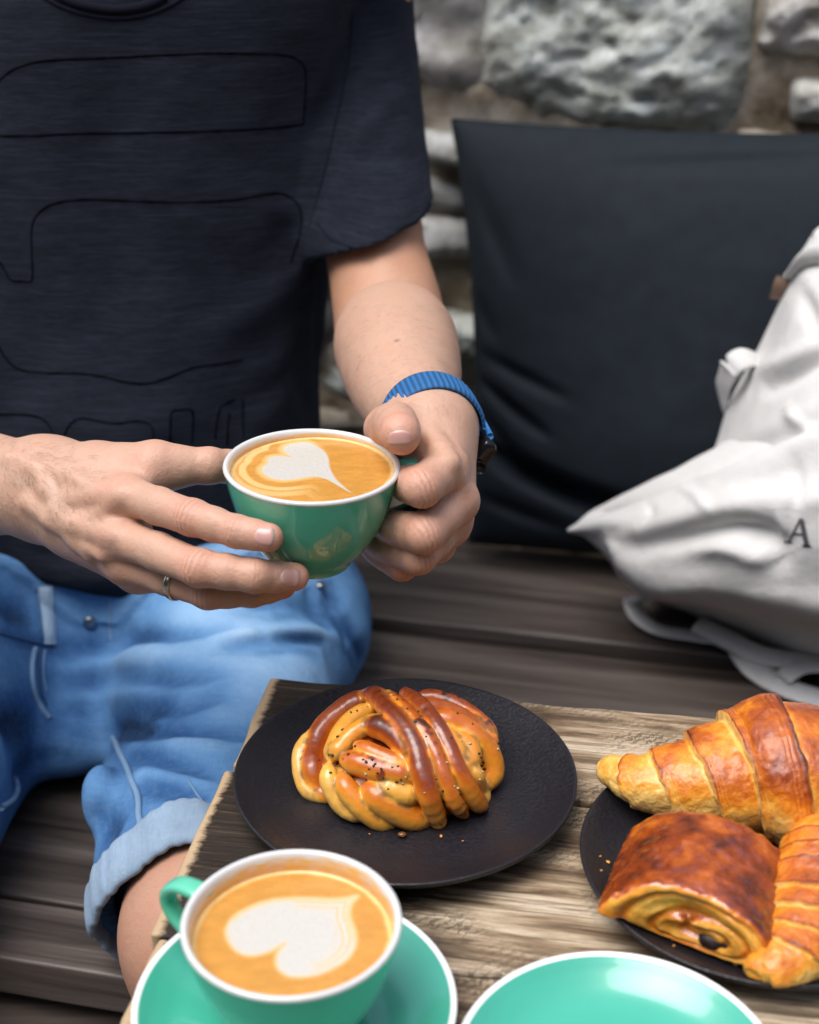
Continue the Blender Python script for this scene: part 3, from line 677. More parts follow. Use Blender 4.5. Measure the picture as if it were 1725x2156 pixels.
# ---- croissants
zc = lambda x, y: (1157.9+x*.3409, 1421+y*.3409)
def croissant(ctrl, steps, label, seed, slant=.035, nt_=620, nr=260, brown=(.5, .9), sc=1.0, flat=.86, center=.5, lines=1.0):
    """ctrl: (zoom x, zoom y, height mm, radius mm); steps: positions along the body where a layer ends"""
    P = np.array([np.append(at_z(*zc(x, y), TZ+h*.001), r*.001) for x, y, h, r in ctrl]); S = smooth_profile(P, 40)
    L = np.concatenate([[0], np.cumsum(np.linalg.norm(np.diff(S[:, :3], axis=0), axis=1))]); L /= L[-1]
    t = np.linspace(0, 1, nt_); A = np.stack([np.interp(t, L, S[:, i]) for i in range(4)], 1)
    T = np.gradient(A[:, :3], axis=0); T /= np.linalg.norm(T, axis=1)[:, None]
    up = np.array([0, 0, 1.]); B = np.cross(T, up); B /= np.linalg.norm(B, axis=1)[:, None]; U = np.cross(B, T)
    th = np.linspace(0, 2*np.pi, nr, endpoint=False); TT, TH = np.meshgrid(t, th, indexing='ij')
    q = np.stack([TT*6, np.cos(TH), np.sin(TH)], -1)
    te = TT+slant*np.cos(TH-2.2)+.006*vn(q.reshape(-1, 3), 2.0, seed).reshape(TT.shape)+.005*vn(q.reshape(-1, 3), 5.0, seed+2).reshape(TT.shape)
    rad = A[:, 3][:, None]*np.ones_like(TH); b = np.zeros_like(TT); pale = np.zeros_like(TT); rise = np.zeros_like(TT)
    for (s, w, h) in steps:                       # w<0: the layer lies to the right of s
        x = (te-s) if s < center else (s-te)
        on = sstep(-.0018, .0022, x); fall = np.clip(1-x/w, 0, 1)**.8
        rise += on*fall*h; pale += np.exp(-((x+.006)/.0055)**2)*lines; b += on*fall*.35+.42*np.exp(-((x-.005)/.0042)**2)*lines
        for k2 in (.010, .019, .027): rise += -.010*np.exp(-((x-k2)/.0016)**2)*lines; pale += .28*np.exp(-((x-k2)/.0018)**2)*lines
    rad = rad*(1+rise)
    Vv = A[:, None, :3]+rad[..., None]*(np.cos(TH)[..., None]*B[:, None]+flat*np.sin(TH)[..., None]*U[:, None])
    V = Vv.reshape(-1, 3); F = grid_faces(nt_, nr, wrap_v=True)
    N = normals(V, F)
    dsp = .0010*fbm(V, 70, 4, seed)+.0005*fbm(V, 260, 3, seed+1); V = V+N*dsp[:, None]; V[:, 2] = np.maximum(V[:, 2], plate_top(V, P2))
    top = sstep(-.35, .75, N[:, 2]); mid = np.exp(-((TT.ravel()-center)/.30)**2)
    bb = -.03+(brown[0]*.5+(brown[1]-brown[0])*mid)*top+b.ravel()*.55*top-.22*np.clip(pale.ravel(), 0, 1.3)+.22*fbm(V, 34, 3, seed+9)+.22*fbm(V, 90, 4, seed+4)+.12*fbm(V, 300, 3, seed+5)
    return V, F, pastry_col(np.clip(bb, .02, .97)), label
def add_croissant(args, **k):
    V, F, colr, label = croissant(*args, **k)
    # round the tips off with a fan
    nr = k.get('nr', 260); o = mk('croissant', V, F, flak.m, color=colr); tag(o, label, 'croissant', 'croissants on the black plate'); return o
add_croissant(([(297, 560, 26, .5), (305, 562, 26, 5), (345, 575, 26, 8.5), (440, 610, 27, 11), (560, 655, 28, 14.5), (800, 655, 29, 21), (1000, 630, 31, 27), (1200, 600, 33, 32), (1440, 585, 35, 37), (1740, 640, 30, 31), (2000, 720, 27, 20), (2230, 830, 26, 10), (2290, 860, 26, 1)],
  [(.115, .10, .14), (.205, .13, .16), (.335, .12, .17), (.455, .13, .20), (.585, .10, .17), (.70, .12, .14), (.81, .12, .14)], 'large golden croissant at the back of the black plate', 21), slant=.030, center=.52, brown=(.34, .62))
add_croissant(([(1262, 1880, 18, .5), (1268, 1872, 18, 5), (1300, 1840, 19, 9), (1400, 1800, 20, 13), (1530, 1690, 21, 17), (1620, 1480, 24, 21), (1680, 1260, 26, 22), (1730, 1090, 26, 20), (1790, 985, 25, 16), (1880, 930, 24, 8), (1905, 925, 24, 1)],
  [(.17, .09, .10), (.26, .08, .10), (.35, .08, .10), (.43, .08, .11), (.57, .07, .10), (.65, .07, .10), (.74, .08, .10), (.84, .08, .1)], 'curved croissant at the right edge, lying nearest the empty saucer', 44), slant=.045, nt_=520, center=.50, brown=(.55, .80))
# ---- chocolate roll
ya = R(21); X1 = np.array([math.cos(ya), -math.sin(ya), 0]); Y1 = np.array([math.sin(ya), math.cos(ya), 0]); Z1 = np.array([0, 0, 1.])
PO = at_z(*zc(925, 1300), TZ+.027); PM = np.array([X1, Y1, Z1])
def roll_q(P): return (P-PO.astype(np.float32))@PM.T.astype(np.float32)
def rho_of(q): 
    x, z = q[..., 0]/.0425, q[..., 2]/.0190; return (np.abs(x)**2.2+np.abs(z)**2.2+1e-9)**(1/2.2)
def phase(q, rho):
    o = np.clip(1-rho, 0, 1); xs = q[..., 0]-.016*o; zs = q[..., 2]+.007*o; return ((np.abs(xs/.0425)**2.2+np.abs(zs/.0190)**2.2+1e-9)**(1/2.2))*3.6+.25*np.sin(q[..., 0]*130)*o
def roll_f(P, c, r):
    q = roll_q(P).copy(); q[..., 2] += 4.5*(q[..., 0]-.002)**2-.001+.7*np.abs(q[..., 1]*.6)**1.3*.06
    rho = rho_of(q); dr = (rho-1)*.0200
    yy = np.abs(q[..., 1]+.002*np.sin(q[..., 0]*60))-.033
    front = q[..., 1] < 0; ang = np.arctan2(q[..., 2]*2, q[..., 0]); ph = phase(q, rho)
    layer = np.abs((ph % 1)-.5)*2
    yy = yy+np.where(front, .0060*(1-sstep(.25, 1.05, rho))+.0017*sstep(.45, 1, layer)*(rho < .93)-.002*np.cos(ang*2), 0)
    d = smax(dr, yy, .007)+.0011*fbm(P, 75, 3, 2)+.0004*vn(P, 300, 3)
    # loose flap of the outer layer at the lower left
    fq = np.abs(q-np.array([-.0320, .001, -.0115], np.float32))-np.array([.0065, .027, .0012], np.float32)
    fl = np.sqrt((np.maximum(fq, 0)**2).sum(-1))+np.minimum(fq.max(-1), 0)-.002
    d = smin(d, fl, .006)
    return smax(d, (plate_top(P, P2)-P[..., 2]).astype(np.float32), .004)
V, F = surface_nets(roll_f, PO-np.array([.062, .058, .026]), PO+np.array([.062, .058, .03]), .0008)
N = normals(V, F); q = roll_q(V.astype(np.float32)); rho = rho_of(q); ang = np.arctan2(q[:, 2]*2, q[:, 0]); ph = phase(q, rho); layer = np.abs((ph % 1)-.5)*2
face = sstep(.25, .75, -(N@Y1)); top = sstep(-.1, .6, N[:, 2])
b = .40+.34*top+.16*fbm(V, 36, 3, 15)+.26*fbm(V, 90, 4, 5)+.14*fbm(V, 260, 3, 6)
bf = .20+.24*sstep(.4, .95, layer)+.18*sstep(.75, 1.05, rho)+.10*fbm(V, 120, 3, 7); b = b*(1-face)+bf*face
b = np.where((rho > .93) & (face < .6) & (N[:, 2] < .25), .30+.25*sstep(.3, .9, layer), b)
roll = empty('chocolate_roll', (PO[0], PO[1], TZ+.008), 'dark glossy rolled pastry with chocolate showing in its end', 'pastry')
mk('dough', V, F, roll_m.m, roll, color=pastry_col(np.clip(b, .02, .95)))
choc = M('chocolate', (.014, .006, .005), .55); cp = PO+X1*.0150-Y1*.0255-Z1*.0078
for dx, dz, s in ((-.0022, .0, (.0075, .005, .0046)), (.0042, .0008, (.0066, .0048, .0042))):
    cpp = cp+X1*dx+Z1*dz
    v, f = surface_nets(lambda P, c, r: ell(P, c, r, cpp, s, PM)+.0005*vn(P, 300, 4), cpp-.009, cpp+.009, .0006); mk('chocolate_stick', v, f, choc.m, roll)
# ================================================================== the person
skin = M('skin', (.55, .36, .27), .48); c = skin.coord('Object')
sn1 = skin.noise(c, 55, 5, .6); sn2 = skin.noise(c, 900, 3, .6); sn3 = skin.noise(c, 260, 4, .6)
cc2 = skin.mix(skin.ramp(sn1, [(.35, (.35, .35, .35)), (.65, (0, 0, 0))]), skin.attr(), skin.mix(1.0, skin.attr(), (1.02, .84, .80), 'MULTIPLY'))
cc2 = skin.mix(skin.ramp(sn3, [(.3, (.18, .18, .18)), (.55, (0, 0, 0))]), cc2, skin.mix(1.0, skin.attr(), (.80, .70, .66), 'MULTIPLY'))
skin.col(cc2); skin.nor(skin.bump(skin.math('ADD', sn2, skin.math('MULTIPLY', sn3, 2.2)), .42, .0005))
skin.b.inputs['Subsurface Weight'].default_value = .12; skin.b.inputs['Subsurface Radius'].default_value = (.0085, .0032, .0016); skin.b.inputs['Subsurface Scale'].default_value = .8
skin.b.inputs['Specular IOR Level'].default_value = .42
def cupsdf(P):
    """distance to the held cup's bowl"""
    q = (P-HC)@TM; rr = np.hypot(q[..., 0], q[..., 1]); z = q[..., 2]
    pr = np.array(CUP_OUT[3:]); R0 = np.interp(np.clip(z, 0, H_CUP), pr[:, 1], pr[:, 0]); sl_ = .82
    return np.maximum((rr-R0)*sl_, np.maximum(-z, z-H_CUP))
def touch(u, v, rad, d0=.70, d1=.95):
    """first depth along the pixel's ray where a ball of this radius touches the cup"""
    for d in np.arange(d0, d1, .0004):
        if cupsdf(at(u, v, d)) <= rad: return at(u, v, d)
    return None
def expand(pts, rad, mid=.965):
    P = [np.asarray(p, float) for p in pts]; op, orad = [P[0]], [rad[0]]
    for i in range(len(P)-1):
        op += [(P[i]+P[i+1])/2, P[i+1]]; orad += [(rad[i]+rad[i+1])/2*mid, rad[i+1]]
    return op, orad
J = {}
# --- right hand (fingers under and in front of the bowl), left in the photo
rW = at(105, 1030, .905)
it = touch(566, 1131, .0078); mt = touch(620, 1215, .0082, .72); mt = mt if mt is not None else at(620, 1215, .812)
RH = dict(
 index=([at(266, 1042, .846), at(405, 1090, .812), at(500, 1119, .800), it], [.0105, .0095, .0083, .0074]),
 middle=([at(250, 1130, .846), at(420, 1196, .806), at(535, 1212, .802), mt], [.0108, .0098, .0086, .0077]),
 ring=([at(268, 1186, .856), at(436, 1247, .828), at(530, 1247, .833), at(596, 1234, .843)], [.0102, .0088, .0080, .0070]),
 pinky=([at(300, 1212, .872), at(436, 1232, .852), at(505, 1225, .858), at(560, 1215, .866)], [.0088, .0078, .0070, .0062]),
 thumb=([at(205, 995, .888), at(325, 982, .868), at(440, 980, .872), at(525, 985, .892)], [.0135, .0125, .0100, .0086]))
RP = [(rW, .0235, at(268, 1048, .850), .0118), (rW, .0235, at(250, 1130, .850), .0118), (rW, .0225, at(262, 1185, .860), .0115), (rW, .0215, at(285, 1205, .875), .0105),
      (rW, .0215, at(205, 990, .888), .0150), (at(190, 1010, .880), .014, at(330, 985, .870), .0125), (at(165, 1090, .885), .020, at(262, 1120, .868), .015)]
RF = ([at(-470, 905, 1.12), at(-300, 960, 1.04), at(-100, 1008, .96), at(20, 1024, .925), rW], [.045, .044, .033, .0262, .0238])
# --- left hand (round the handle), right in the photo
lW = at(910, 902, .888)
LH = dict(
 index=([at(938, 985, .842), at(888, 1027, .815), at(857, 1018, .836), at(846, 1012, .856)], [.0114, .0102, .0094, .0082]),
 middle=([at(962, 1056, .850), at(894, 1124, .822), at(838, 1112, .840), at(806, 1104, .860)], [.0113, .0103, .0094, .0082]),
 ring=([at(944, 1108, .866), at(882, 1172, .838), at(832, 1157, .853), at(795, 1145, .868)], [.0102, .0094, .0084, .0074]),
 pinky=([at(918, 1148, .884), at(846, 1190, .858), at(812, 1172, .868), at(785, 1156, .878)], [.0090, .0082, .0074, .0066]),
 thumb=([at(868, 938, .876), at(814, 903, .872), at(832, 893, .845), at(843, 913, .820)], [.0135, .0120, .0116, .0110]))
LP = [(lW, .0188, at(936, 982, .846), .0120), (lW, .0188, at(958, 1052, .854), .0115), (lW, .0200, at(942, 1106, .870), .0110), (lW, .0190, at(918, 1146, .886), .0100),
      (lW, .0150, at(866, 936, .876), .0135), (at(890, 920, .880), .018, at(930, 1060, .872), .016), (at(866, 936, .876), .013, at(912, 960, .866), .012)]
LF = ([at(828, 712, 1.052), at(836, 735, 1.025), at(848, 785, .978), at(866, 850, .930), lW], [.0370, .0378, .0345, .0265, .0188])
SHL, SHR = at(730, -70, 1.18), at(-330, -90, 1.19)
LU = ([SHL, at(762, 300, 1.165), at(790, 520, 1.130), at(815, 640, 1.112), at(824, 720, 1.095)], [.048, .0390, .0342, .0362, .0360])
RU = ([SHR, at(-420, 400, 1.17), RF[0][0]], [.055, .048, .042])
for H in (RH, LH):
    for k in list(H): H[k] = expand(*H[k], .985 if H is LH else .965)+(H[k][0],)
def line_dist(P, pts):
    d = None
    for a, b in zip(pts[:-1], pts[1:]):
        ab = b-a; t = np.clip(((P-a)@ab)/(ab@ab+1e-12), 0, 1); q = P-a-t[..., None]*ab; e = (q*q).sum(-1); d = e if d is None else np.minimum(d, e)
    return np.sqrt(d)
def line_param(P, pts):
    """0..1 along the chord of a polyline"""
    a, b = pts[0], pts[-1]; ab = b-a; return np.clip(((P-a)@ab)/(ab@ab), 0, 1)
def make_folds(f, lst, d0=.7, d1=1.6):
    out = []
    for pxs, amp, w in lst:
        pts = [surf_pt(u, v, f, d0, d1) for u, v in pxs]; pts = [p for p in pts if p is not None]
        if len(pts) > 1: out.append((pts, amp, w))
    return out
def apply_folds(P, c, r, folds, sharp=False):
    s = 0
    for pts, amp, w in folds:
        if c is not None and min(np.linalg.norm(c-(a+b)/2)-np.linalg.norm(b-a)/2 for a, b in zip(pts[:-1], pts[1:])) > r+3*w: continue
        t = line_param(P, pts); s = s+amp*np.exp(-(line_dist(P, pts)/w)**(1.25 if sharp and amp > 0 else 2))*(np.sin(np.pi*np.clip(t*.98+.01, 0, 1))**.6 if sharp else .35+.65*np.sin(np.pi*np.clip(t*.9+.05, 0, 1))**.7)
    return s
def veins(pts, r): return ([np.asarray(p) for p in pts], r)
def surf_pt(u, v, f, d0=.7, d1=1.4):
    d = d0
    for _ in range(200):
        p = at(u, v, d).astype(np.float32); s = float(f(p[None], None, 1e9)[0])
        if s < .0003: return p
        d += max(s*.8, .0003)
        if d > d1: return None
    return p
def fine_chain(ch, n=5):
    S = smooth_profile(np.column_stack([np.array(ch[0]), ch[1]]), n); return list(S[:, :3]), list(S[:, 3])
RF, LF, LU, RU = fine_chain(RF), fine_chain(LF), fine_chain(LU, 4), fine_chain(RU, 4)
def hand_sd(P, c, r, H, palm, fore, webk):
    pd = None
    for a, ra, b, rb in palm: pd = smin(pd, cap(P, c, r, a, b, ra, rb, .04), .013)
    pd = smin(pd, chain(P, c, r, fore[0], fore[1], .006, .04), .016)
    E = None
    for k, (pts, rad, _) in H.items():
        if k != 'thumb': E = smin(E, chain(P, c, r, pts, rad, .0030, .03), .0013)
    d = smin(pd, E, webk)
    return smin(d, chain(P, c, r, *H['thumb'][:2], .0030, .03), .010)
VEIN = []; CRE = []; AFOLD = []
def arms_f(P, c, r):
    d1 = hand_sd(P, c, r, RH, RP, RF, .0075); d2 = hand_sd(P, c, r, LH, LP, LF, .0075)
    u1 = chain(P, c, r, LU[0], LU[1], .006, .03); u2 = chain(P, c, r, RU[0], RU[1], 0, .03)
    if d2 is not None: d2 = smin(d2, u1, .0025)
    else: d2 = u1
    if d1 is not None: d1 = smin(d1, u2, .016)
    else: d1 = u2
    d = d1 if d2 is None else (d2 if d1 is None else np.minimum(d1, d2))
    if d is None: return None
    for pts, vr in VEIN:
        for i in range(len(pts)-1):
            e = cap(P, c, r, pts[i], pts[i+1], vr*.8, vr*.8, .016)
            if e is not None: d = smin(d, e, .0080)
    for o, ax, dn, w, amp, per, n in CRE:
        if c is not None and np.linalg.norm(c-o) > r+.02: continue
        q = P-o; s = q@ax; t = q@dn; lat = np.sqrt(np.maximum((q*q).sum(-1)-s*s, 0))
        m = np.exp(-(s/w)**2)*sstep(.25, .75, t/(lat+1e-6))*(lat < .022)
        wob = .00035*np.sin((q@np.cross(ax, dn))*900)
        d = d+amp*m*np.cos((s+wob)*2*np.pi/per)
    return d+.00035*vn(P, 70, 3)+apply_folds(P, c, r, AFOLD)
# tendons and veins on the backs of the hands, measured onto the surface
def on_surf(pxs, sink): 
    o = []
    for u, v in pxs:
        p = surf_pt(u, v, arms_f)
        if p is not None: o.append(p+nrm(ray(u, v)).astype(np.float32)*(sink+.0008))
    return o
vv = []
for pxs, rr_, sk in [([(60, 1060), (110, 1095), (160, 1108), (215, 1080), (250, 1050)], .0022, .0016), ([(20, 965), (75, 985), (100, 1030), (125, 1075), (150, 1105)], .0020, .0015), ([(110, 985), (165, 1010), (215, 1040)], .0018, .0016),
                 ([(165, 1108), (190, 1150), (215, 1170)], .0018, .0014), ([(130, 1110), (160, 1140), (190, 1170)], .0016, .0014),
                 ([(150, 1050), (205, 1046), (258, 1040)], .0026, .0022), ([(140, 1090), (195, 1115), (245, 1128)], .0024, .0021), ([(905, 905), (925, 945), (940, 972)], .0022, .0020), ([(918, 925), (950, 975), (968, 1025)], .0018, .0018)]:
    pts = on_surf(pxs, sk)
    if len(pts) > 1: vv.append((pts, rr_))
VEIN += vv
AFOLD += make_folds(arms_f, [([(590, 1010), (600, 1020)], .0, .003)], .7, 1.4)
# knuckle bumps and creases
def add_cre(H, key, idx, amp=.00022, w=.0042, per=.0023, toward=None, bend=True):
    pts = [np.asarray(p, float) for p in H[key][2]]
    o = pts[idx]; ax = nrm(pts[min(idx+1, len(pts)-1)]-pts[idx-1]); dn = -nrm(o-Cp) if toward is None else nrm(toward)
    dn = nrm(dn-ax*(dn@ax)); CRE.append((o.astype(np.float32), ax.astype(np.float32), dn.astype(np.float32), w, amp, per, 0))
for k in ('index', 'middle', 'ring'): add_cre(RH, k, 1, .00036, .0055, .0028); add_cre(RH, k, 2, .00026, .0032, .0021)
for k in ('index', 'middle', 'ring', 'pinky'): add_cre(LH, k, 1, .00034, .0052, .0028)
add_cre(LH, 'thumb', 2, .00022, .0030, .0021, toward=[-.1, -.6, .8])
import time as _t; t_0 = _t.time()
HANDBOX = [(at(-120, 800, .98)[0]-.05, .62, .55), (.08, 1.0, .82)]
lo = np.array([-.32, .66, .55]); hi = np.array([.075, 1.30, .99])
AV, AF = surface_nets(arms_f, lo, hi, .00085)
lo2 = np.array([-.62, .9, .55]); hi2 = np.array([-.3197, 1.35, 1.1])
AV2, AF2 = surface_nets(arms_f, lo2, hi2, .003)
# --- trunk, head and legs
def prof(z, zs, vs): return np.interp(z, zs, vs)
TYW = R(5)
TZs = [.30, .42, .50, .60, .70, .80, .88, .96, 1.02]
TCX = [-.262, -.258, -.250, -.240, -.230, -.218, -.210, -.206, -.204]
TCY = [1.14, 1.140, 1.135, 1.145, 1.165, 1.185, 1.195, 1.20, 1.20]
TA = [.165, .168, .166, .158, .160, .162, .166, .155, .10]
TB = [.120, .126, .124, .112, .108, .110, .106, .085, .06]
def trunk(P, grow):
    z = P[..., 2]; cx = prof(z, TZs, TCX); cy = prof(z, TZs, TCY); a = prof(z, TZs, TA)+grow; b = prof(z, TZs, TB)+grow
    x = P[..., 0]-cx; y = P[..., 1]-cy; X = x*math.cos(TYW)-y*math.sin(TYW); Y = x*math.sin(TYW)+y*math.cos(TYW)
    l = (np.abs(X/a)**2.3+np.abs(Y/b)**2.3+1e-9)**(1/2.3); return (l-1)*b
KL, KR = np.array([-.112, .705, .418]), np.array([-.352, .72, .425])
HL, HR = np.array([-.142, 1.085, .412]), np.array([-.338, 1.085, .412])
AL, AR = np.array([-.104, .690, .05]), np.array([-.36, .70, .05])
HEAD = np.array([-.205, 1.14, 1.19])
def rest_f(P, c, r):
    d = smax(trunk(P, -.004), np.maximum(P[..., 2]-1.0, .36-P[..., 2]), .03)
    for h_, k_, a_ in ((HL, KL, AL), (HR, KR, AR)):
        d = smin(d, cap(P, None, 0, h_, k_, .066, .051), .03); sh = cap(P, None, 0, k_, a_, .049, .034)
        calf = cap(P, None, 0, k_+(a_-k_)*.2+np.array([0, .018, 0]), k_+(a_-k_)*.5+np.array([0, .02, 0]), .045, .036)
        ft = cap(P, None, 0, a_+np.array([0, .02, -.01]), a_+np.array([0, -.14, -.025]), .036, .024)
        d = smin(d, smin(smin(sh, calf, .02), ft, .03), .03)
    d = smin(d, cap(P, None, 0, (-.205, 1.20, .93), (-.205, 1.165, 1.08), .058, .055), .04)
    hd = ell(P, None, 0, HEAD, (.075, .095, .112)); hd = smin(hd, ell(P, None, 0, HEAD+[0, -.035, -.06], (.052, .055, .055)), .03)
    hd = smin(hd, cap(P, None, 0, HEAD+[0, -.092, .012], HEAD+[0, -.108, -.022], .008, .013), .012)
    for s in (-1, 1):
        hd = smin(hd, ell(P, None, 0, HEAD+[s*.076, .01, -.01], (.010, .020, .032)), .006)
        hd = smax(hd, -ell(P, None, 0, HEAD+[s*.031, -.098, .018], (.017, .012, .010)), .01); hd = smin(hd, ell(P, None, 0, HEAD+[s*.031, -.080, .017], (.012, .012, .011)), .003)
    hd = smin(hd, ell(P, None, 0, HEAD+[0, -.083, -.062], (.024, .011, .008)), .005)
    return smin(d, hd, .02)
BV, BF = surface_nets(rest_f, (-.68, .50, -.01), (-.01, 1.36, 1.34), .005)
V, F = joinq([(AV, AF), (AV2, AF2), (BV, BF)])
colr = np.tile(np.array([.515, .322, .228]), (len(V), 1))
red = np.zeros(len(V))
for H in (RH, LH):
    for k, (pts, rad, jj) in H.items():
        for i, w in ((0, .45), (1, .55), (2, .35), (3, .75)):
            if k == 'thumb' and i == 0: continue
            o = np.asarray(jj[i]); red = np.maximum(red, 1.15*w*np.exp(-(np.linalg.norm(V-o, axis=1)/(.0135 if i != 3 else .012))**2))
colr = colr*(1-red[:, None])+np.array([.60, .27, .19])*red[:, None]
for o, ax, dn, w, amp, per, n in CRE:
    q = V-o; s = q@ax; t = q@dn; m = np.linalg.norm(q, axis=1) < .02; lat = np.sqrt(np.maximum((q*q).sum(1)-s*s, 0))
    k = m*np.exp(-(s/w)**2)*sstep(.2, .7, t/(lat+1e-6))*sstep(.1, .9, np.cos(s*2*np.pi/per+np.pi))*.42*(amp/.00035)
    k = np.clip(k, 0, .6); colr = colr*(1-k[:, None])+np.array([.30, .115, .075])*k[:, None]
for o, rr_, m in ((at(836, 716, 1.0), .0016, .75), (at(828, 800, .93), .001, .35)):
    s = surf_pt(836, 716, arms_f) if m > .5 else None
    if s is not None: k = m*np.exp(-(np.linalg.norm(V-s, axis=1)/rr_)**2); colr = colr*(1-k[:, None])+np.array([.12, .05, .03])*k[:, None]
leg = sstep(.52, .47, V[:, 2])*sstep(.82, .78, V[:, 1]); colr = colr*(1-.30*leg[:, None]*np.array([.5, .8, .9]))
arm_shade = sstep(.98, 1.06, V[:, 1]); colr = colr*(1-.28*arm_shade[:, None]*np.array([.1, .6, 1.0]))  # upper arm's orange-brown shade and bounce light, put into the skin colour
person = empty('person', (-.25, 1.1, BZ), 'seated person in dark blue t-shirt and denim shorts holding up a green cup', 'person')
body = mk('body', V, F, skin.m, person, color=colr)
print('body', len(V), 'time', round(_t.time()-t_0, 1))
# fingernails
nail_m = M('fingernail', (.62, .40, .34), .25); nail_m.b.inputs['Coat Weight'].default_value = .12; nail_m.b.inputs['Subsurface Weight'].default_value = .2; nail_m.b.inputs['Subsurface Radius'].default_value = (.004, .002, .001)
nail_m.col(nail_m.attr()); bvh = BVHTree.FromPolygons([tuple(v) for v in AV.tolist()], AF.tolist())
def nail(cu, cv, du, dv, length, width, skew=0.0):
    """a nail seen at pixel (cu,cv); (du,dv) is the pixel direction towards the fingertip; sizes in px"""
    a = np.array([du, dv])/math.hypot(du, dv); b = np.array([-a[1], a[0]]); n1, n2 = 22, 18
    V = np.zeros((n1, n2, 3)); ok = True; col = np.zeros((n1, n2, 3))
    hits = {}
    for i, s in enumerate(np.linspace(-1, 1, n1)):
        for j, t in enumerate(np.linspace(-1, 1, n2)):
            sx = s if s > 0 else s; ext = (1.0-.22*abs(s)**4) if s > 0 else max(.30, (1-abs(s)**2.6)**.5); ls = length/2*s*(1-.16*t*t*(1 if s > 0 else .9)); 
            u, v = np.array([cu, cv])+a*ls+b*(width/2*t*ext)
            h = bvh.ray_cast(Vector(Cp), Vector(nrm(ray(u, v))))
            if h[0] is None: return None
            rim = min(1, max(0, 1-max(abs(s), abs(t))**6)); lift = -.0003+.00085*rim+(.0002 if s > .5 else 0)
            V[i, j] = np.array(h[0])+np.array(h[1])*lift
            tipw = float(sstep(.62, .82, s+.12*t*t)); lun = float(sstep(-.55, -.85, s))
            cbase = np.array([.56, .31, .27]); col[i, j] = cbase*(1-tipw*.75)+np.array([.68, .56, .47])*tipw*.45; col[i, j] = col[i, j]*(1-lun*.4)+np.array([.66, .48, .43])*lun*.4
    for _ in range(3): V[1:-1, 1:-1] = .5*V[1:-1, 1:-1]+.125*(V[:-2, 1:-1]+V[2:, 1:-1]+V[1:-1, :-2]+V[1:-1, 2:])
    return mk('fingernail', V.reshape(-1, 3), grid_faces(n1, n2)[:, ::-1], nail_m.m, body, color=col.reshape(-1, 3))
nail(557, 1129, 1, .06, 46, 46); nail(611, 1217, 1, .02, 45, 44); nail(842, 921, .06, 1, 34, 54)
# ================================================================== clothes, watch, ring
# ---- t-shirt
ARM_SL = [np.asarray(x, np.float32) for x in (at(708, -75, 1.185), at(722, 60, 1.180), at(740, 250, 1.168), at(762, 400, 1.148), at(785, 475, 1.134), at(800, 600, 1.112))]
ARM_R = [.058, .0570, .0535, .0485, .0445, .0435]
ARM_SR = [np.asarray(x, np.float32) for x in (at(-325, -80, 1.19), at(-385, 250, 1.178), at(-425, 420, 1.170))]
axL = nrm(ARM_SL[-2]-ARM_SL[2]); axR = nrm(ARM_SR[-1]-ARM_SR[0]); hemL = at(787, 462, 1.130); hemL_n = nrm(np.cross(at(787, 508, 1.084)-hemL, at(905, 412, 1.136)-hemL)); hemL_n = hemL_n if hemL_n[2] < 0 else -hemL_n
SHOULD = [np.asarray(p, np.float32) for p in ((-.205-.15, 1.21, .965), (-.205+.148, 1.20, .960))]
def shirt_base(P, c, r):
    t = trunk(P, .010)
    t = smax(t, P[..., 2]-.985, .05)
    t = smin(t, cap(P, None, 0, SHOULD[0], SHOULD[1], .064, .066), .05)
    s1 = chain(P, None, 0, ARM_SL, ARM_R, .0); s2 = chain(P, None, 0, ARM_SR, [.065, .057, .053], .0)
    s1 = smax(s1, ((P-hemL)@hemL_n).astype(np.float32), .003); s2 = smax(s2, ((P-ARM_SR[-1])@axR).astype(np.float32), .003)
    d = smin(t, s1, .012); d = smin(d, s2, .02)
    return d
SFOLD = make_folds(shirt_base, [
    ([(668, 470), (640, 540), (560, 640), (470, 700)], -.0045, .016), ([(672, 500), (650, 640), (600, 780), (560, 870)], -.0055, .020), ([(660, 520), (690, 700), (670, 850)], .0040, .012),
    ([(640, 560), (630, 700), (640, 830)], .0045, .013), ([(260, 120), (225, 330), (240, 520), (215, 700)], .0060, .030), ([(330, 480), (420, 620), (500, 760)], .0035, .020), ([(0, 590), (60, 700), (40, 860)], .0045, .022),
    ([(120, 1180), (300, 1150), (520, 1170)], .0060, .016), ([(60, 1210), (220, 1215), (420, 1200)], -.0055, .014), ([(420, 1130), (560, 1180), (690, 1180)], .0045, .014), ([(520, 860), (610, 780), (660, 650)], .0040, .014),
    ([(710, 300), (770, 240), (840, 150)], .0050, .010), ([(705, 350), (770, 330), (840, 250)], .0045, .010), ([(700, 400), (760, 400), (850, 330)], .0025, .011), ([(690, 440), (740, 470), (810, 430)], .0035, .009),
    ([(700, 270), (740, 190), (790, 90)], .0050, .012), ([(735, 290), (800, 230), (860, 180)], -.0030, .008), ([(640, 150), (600, 240), (560, 330)], .0025, .02), ([(690, 330), (640, 420), (560, 460)], -.0025, .016),
    ([(665, 470), (685, 380), (715, 300), (735, 200), (742, 60)], .0050, .007), ([(100, 880), (240, 930), (380, 880)], -.004, .02)], .8, 1.5)
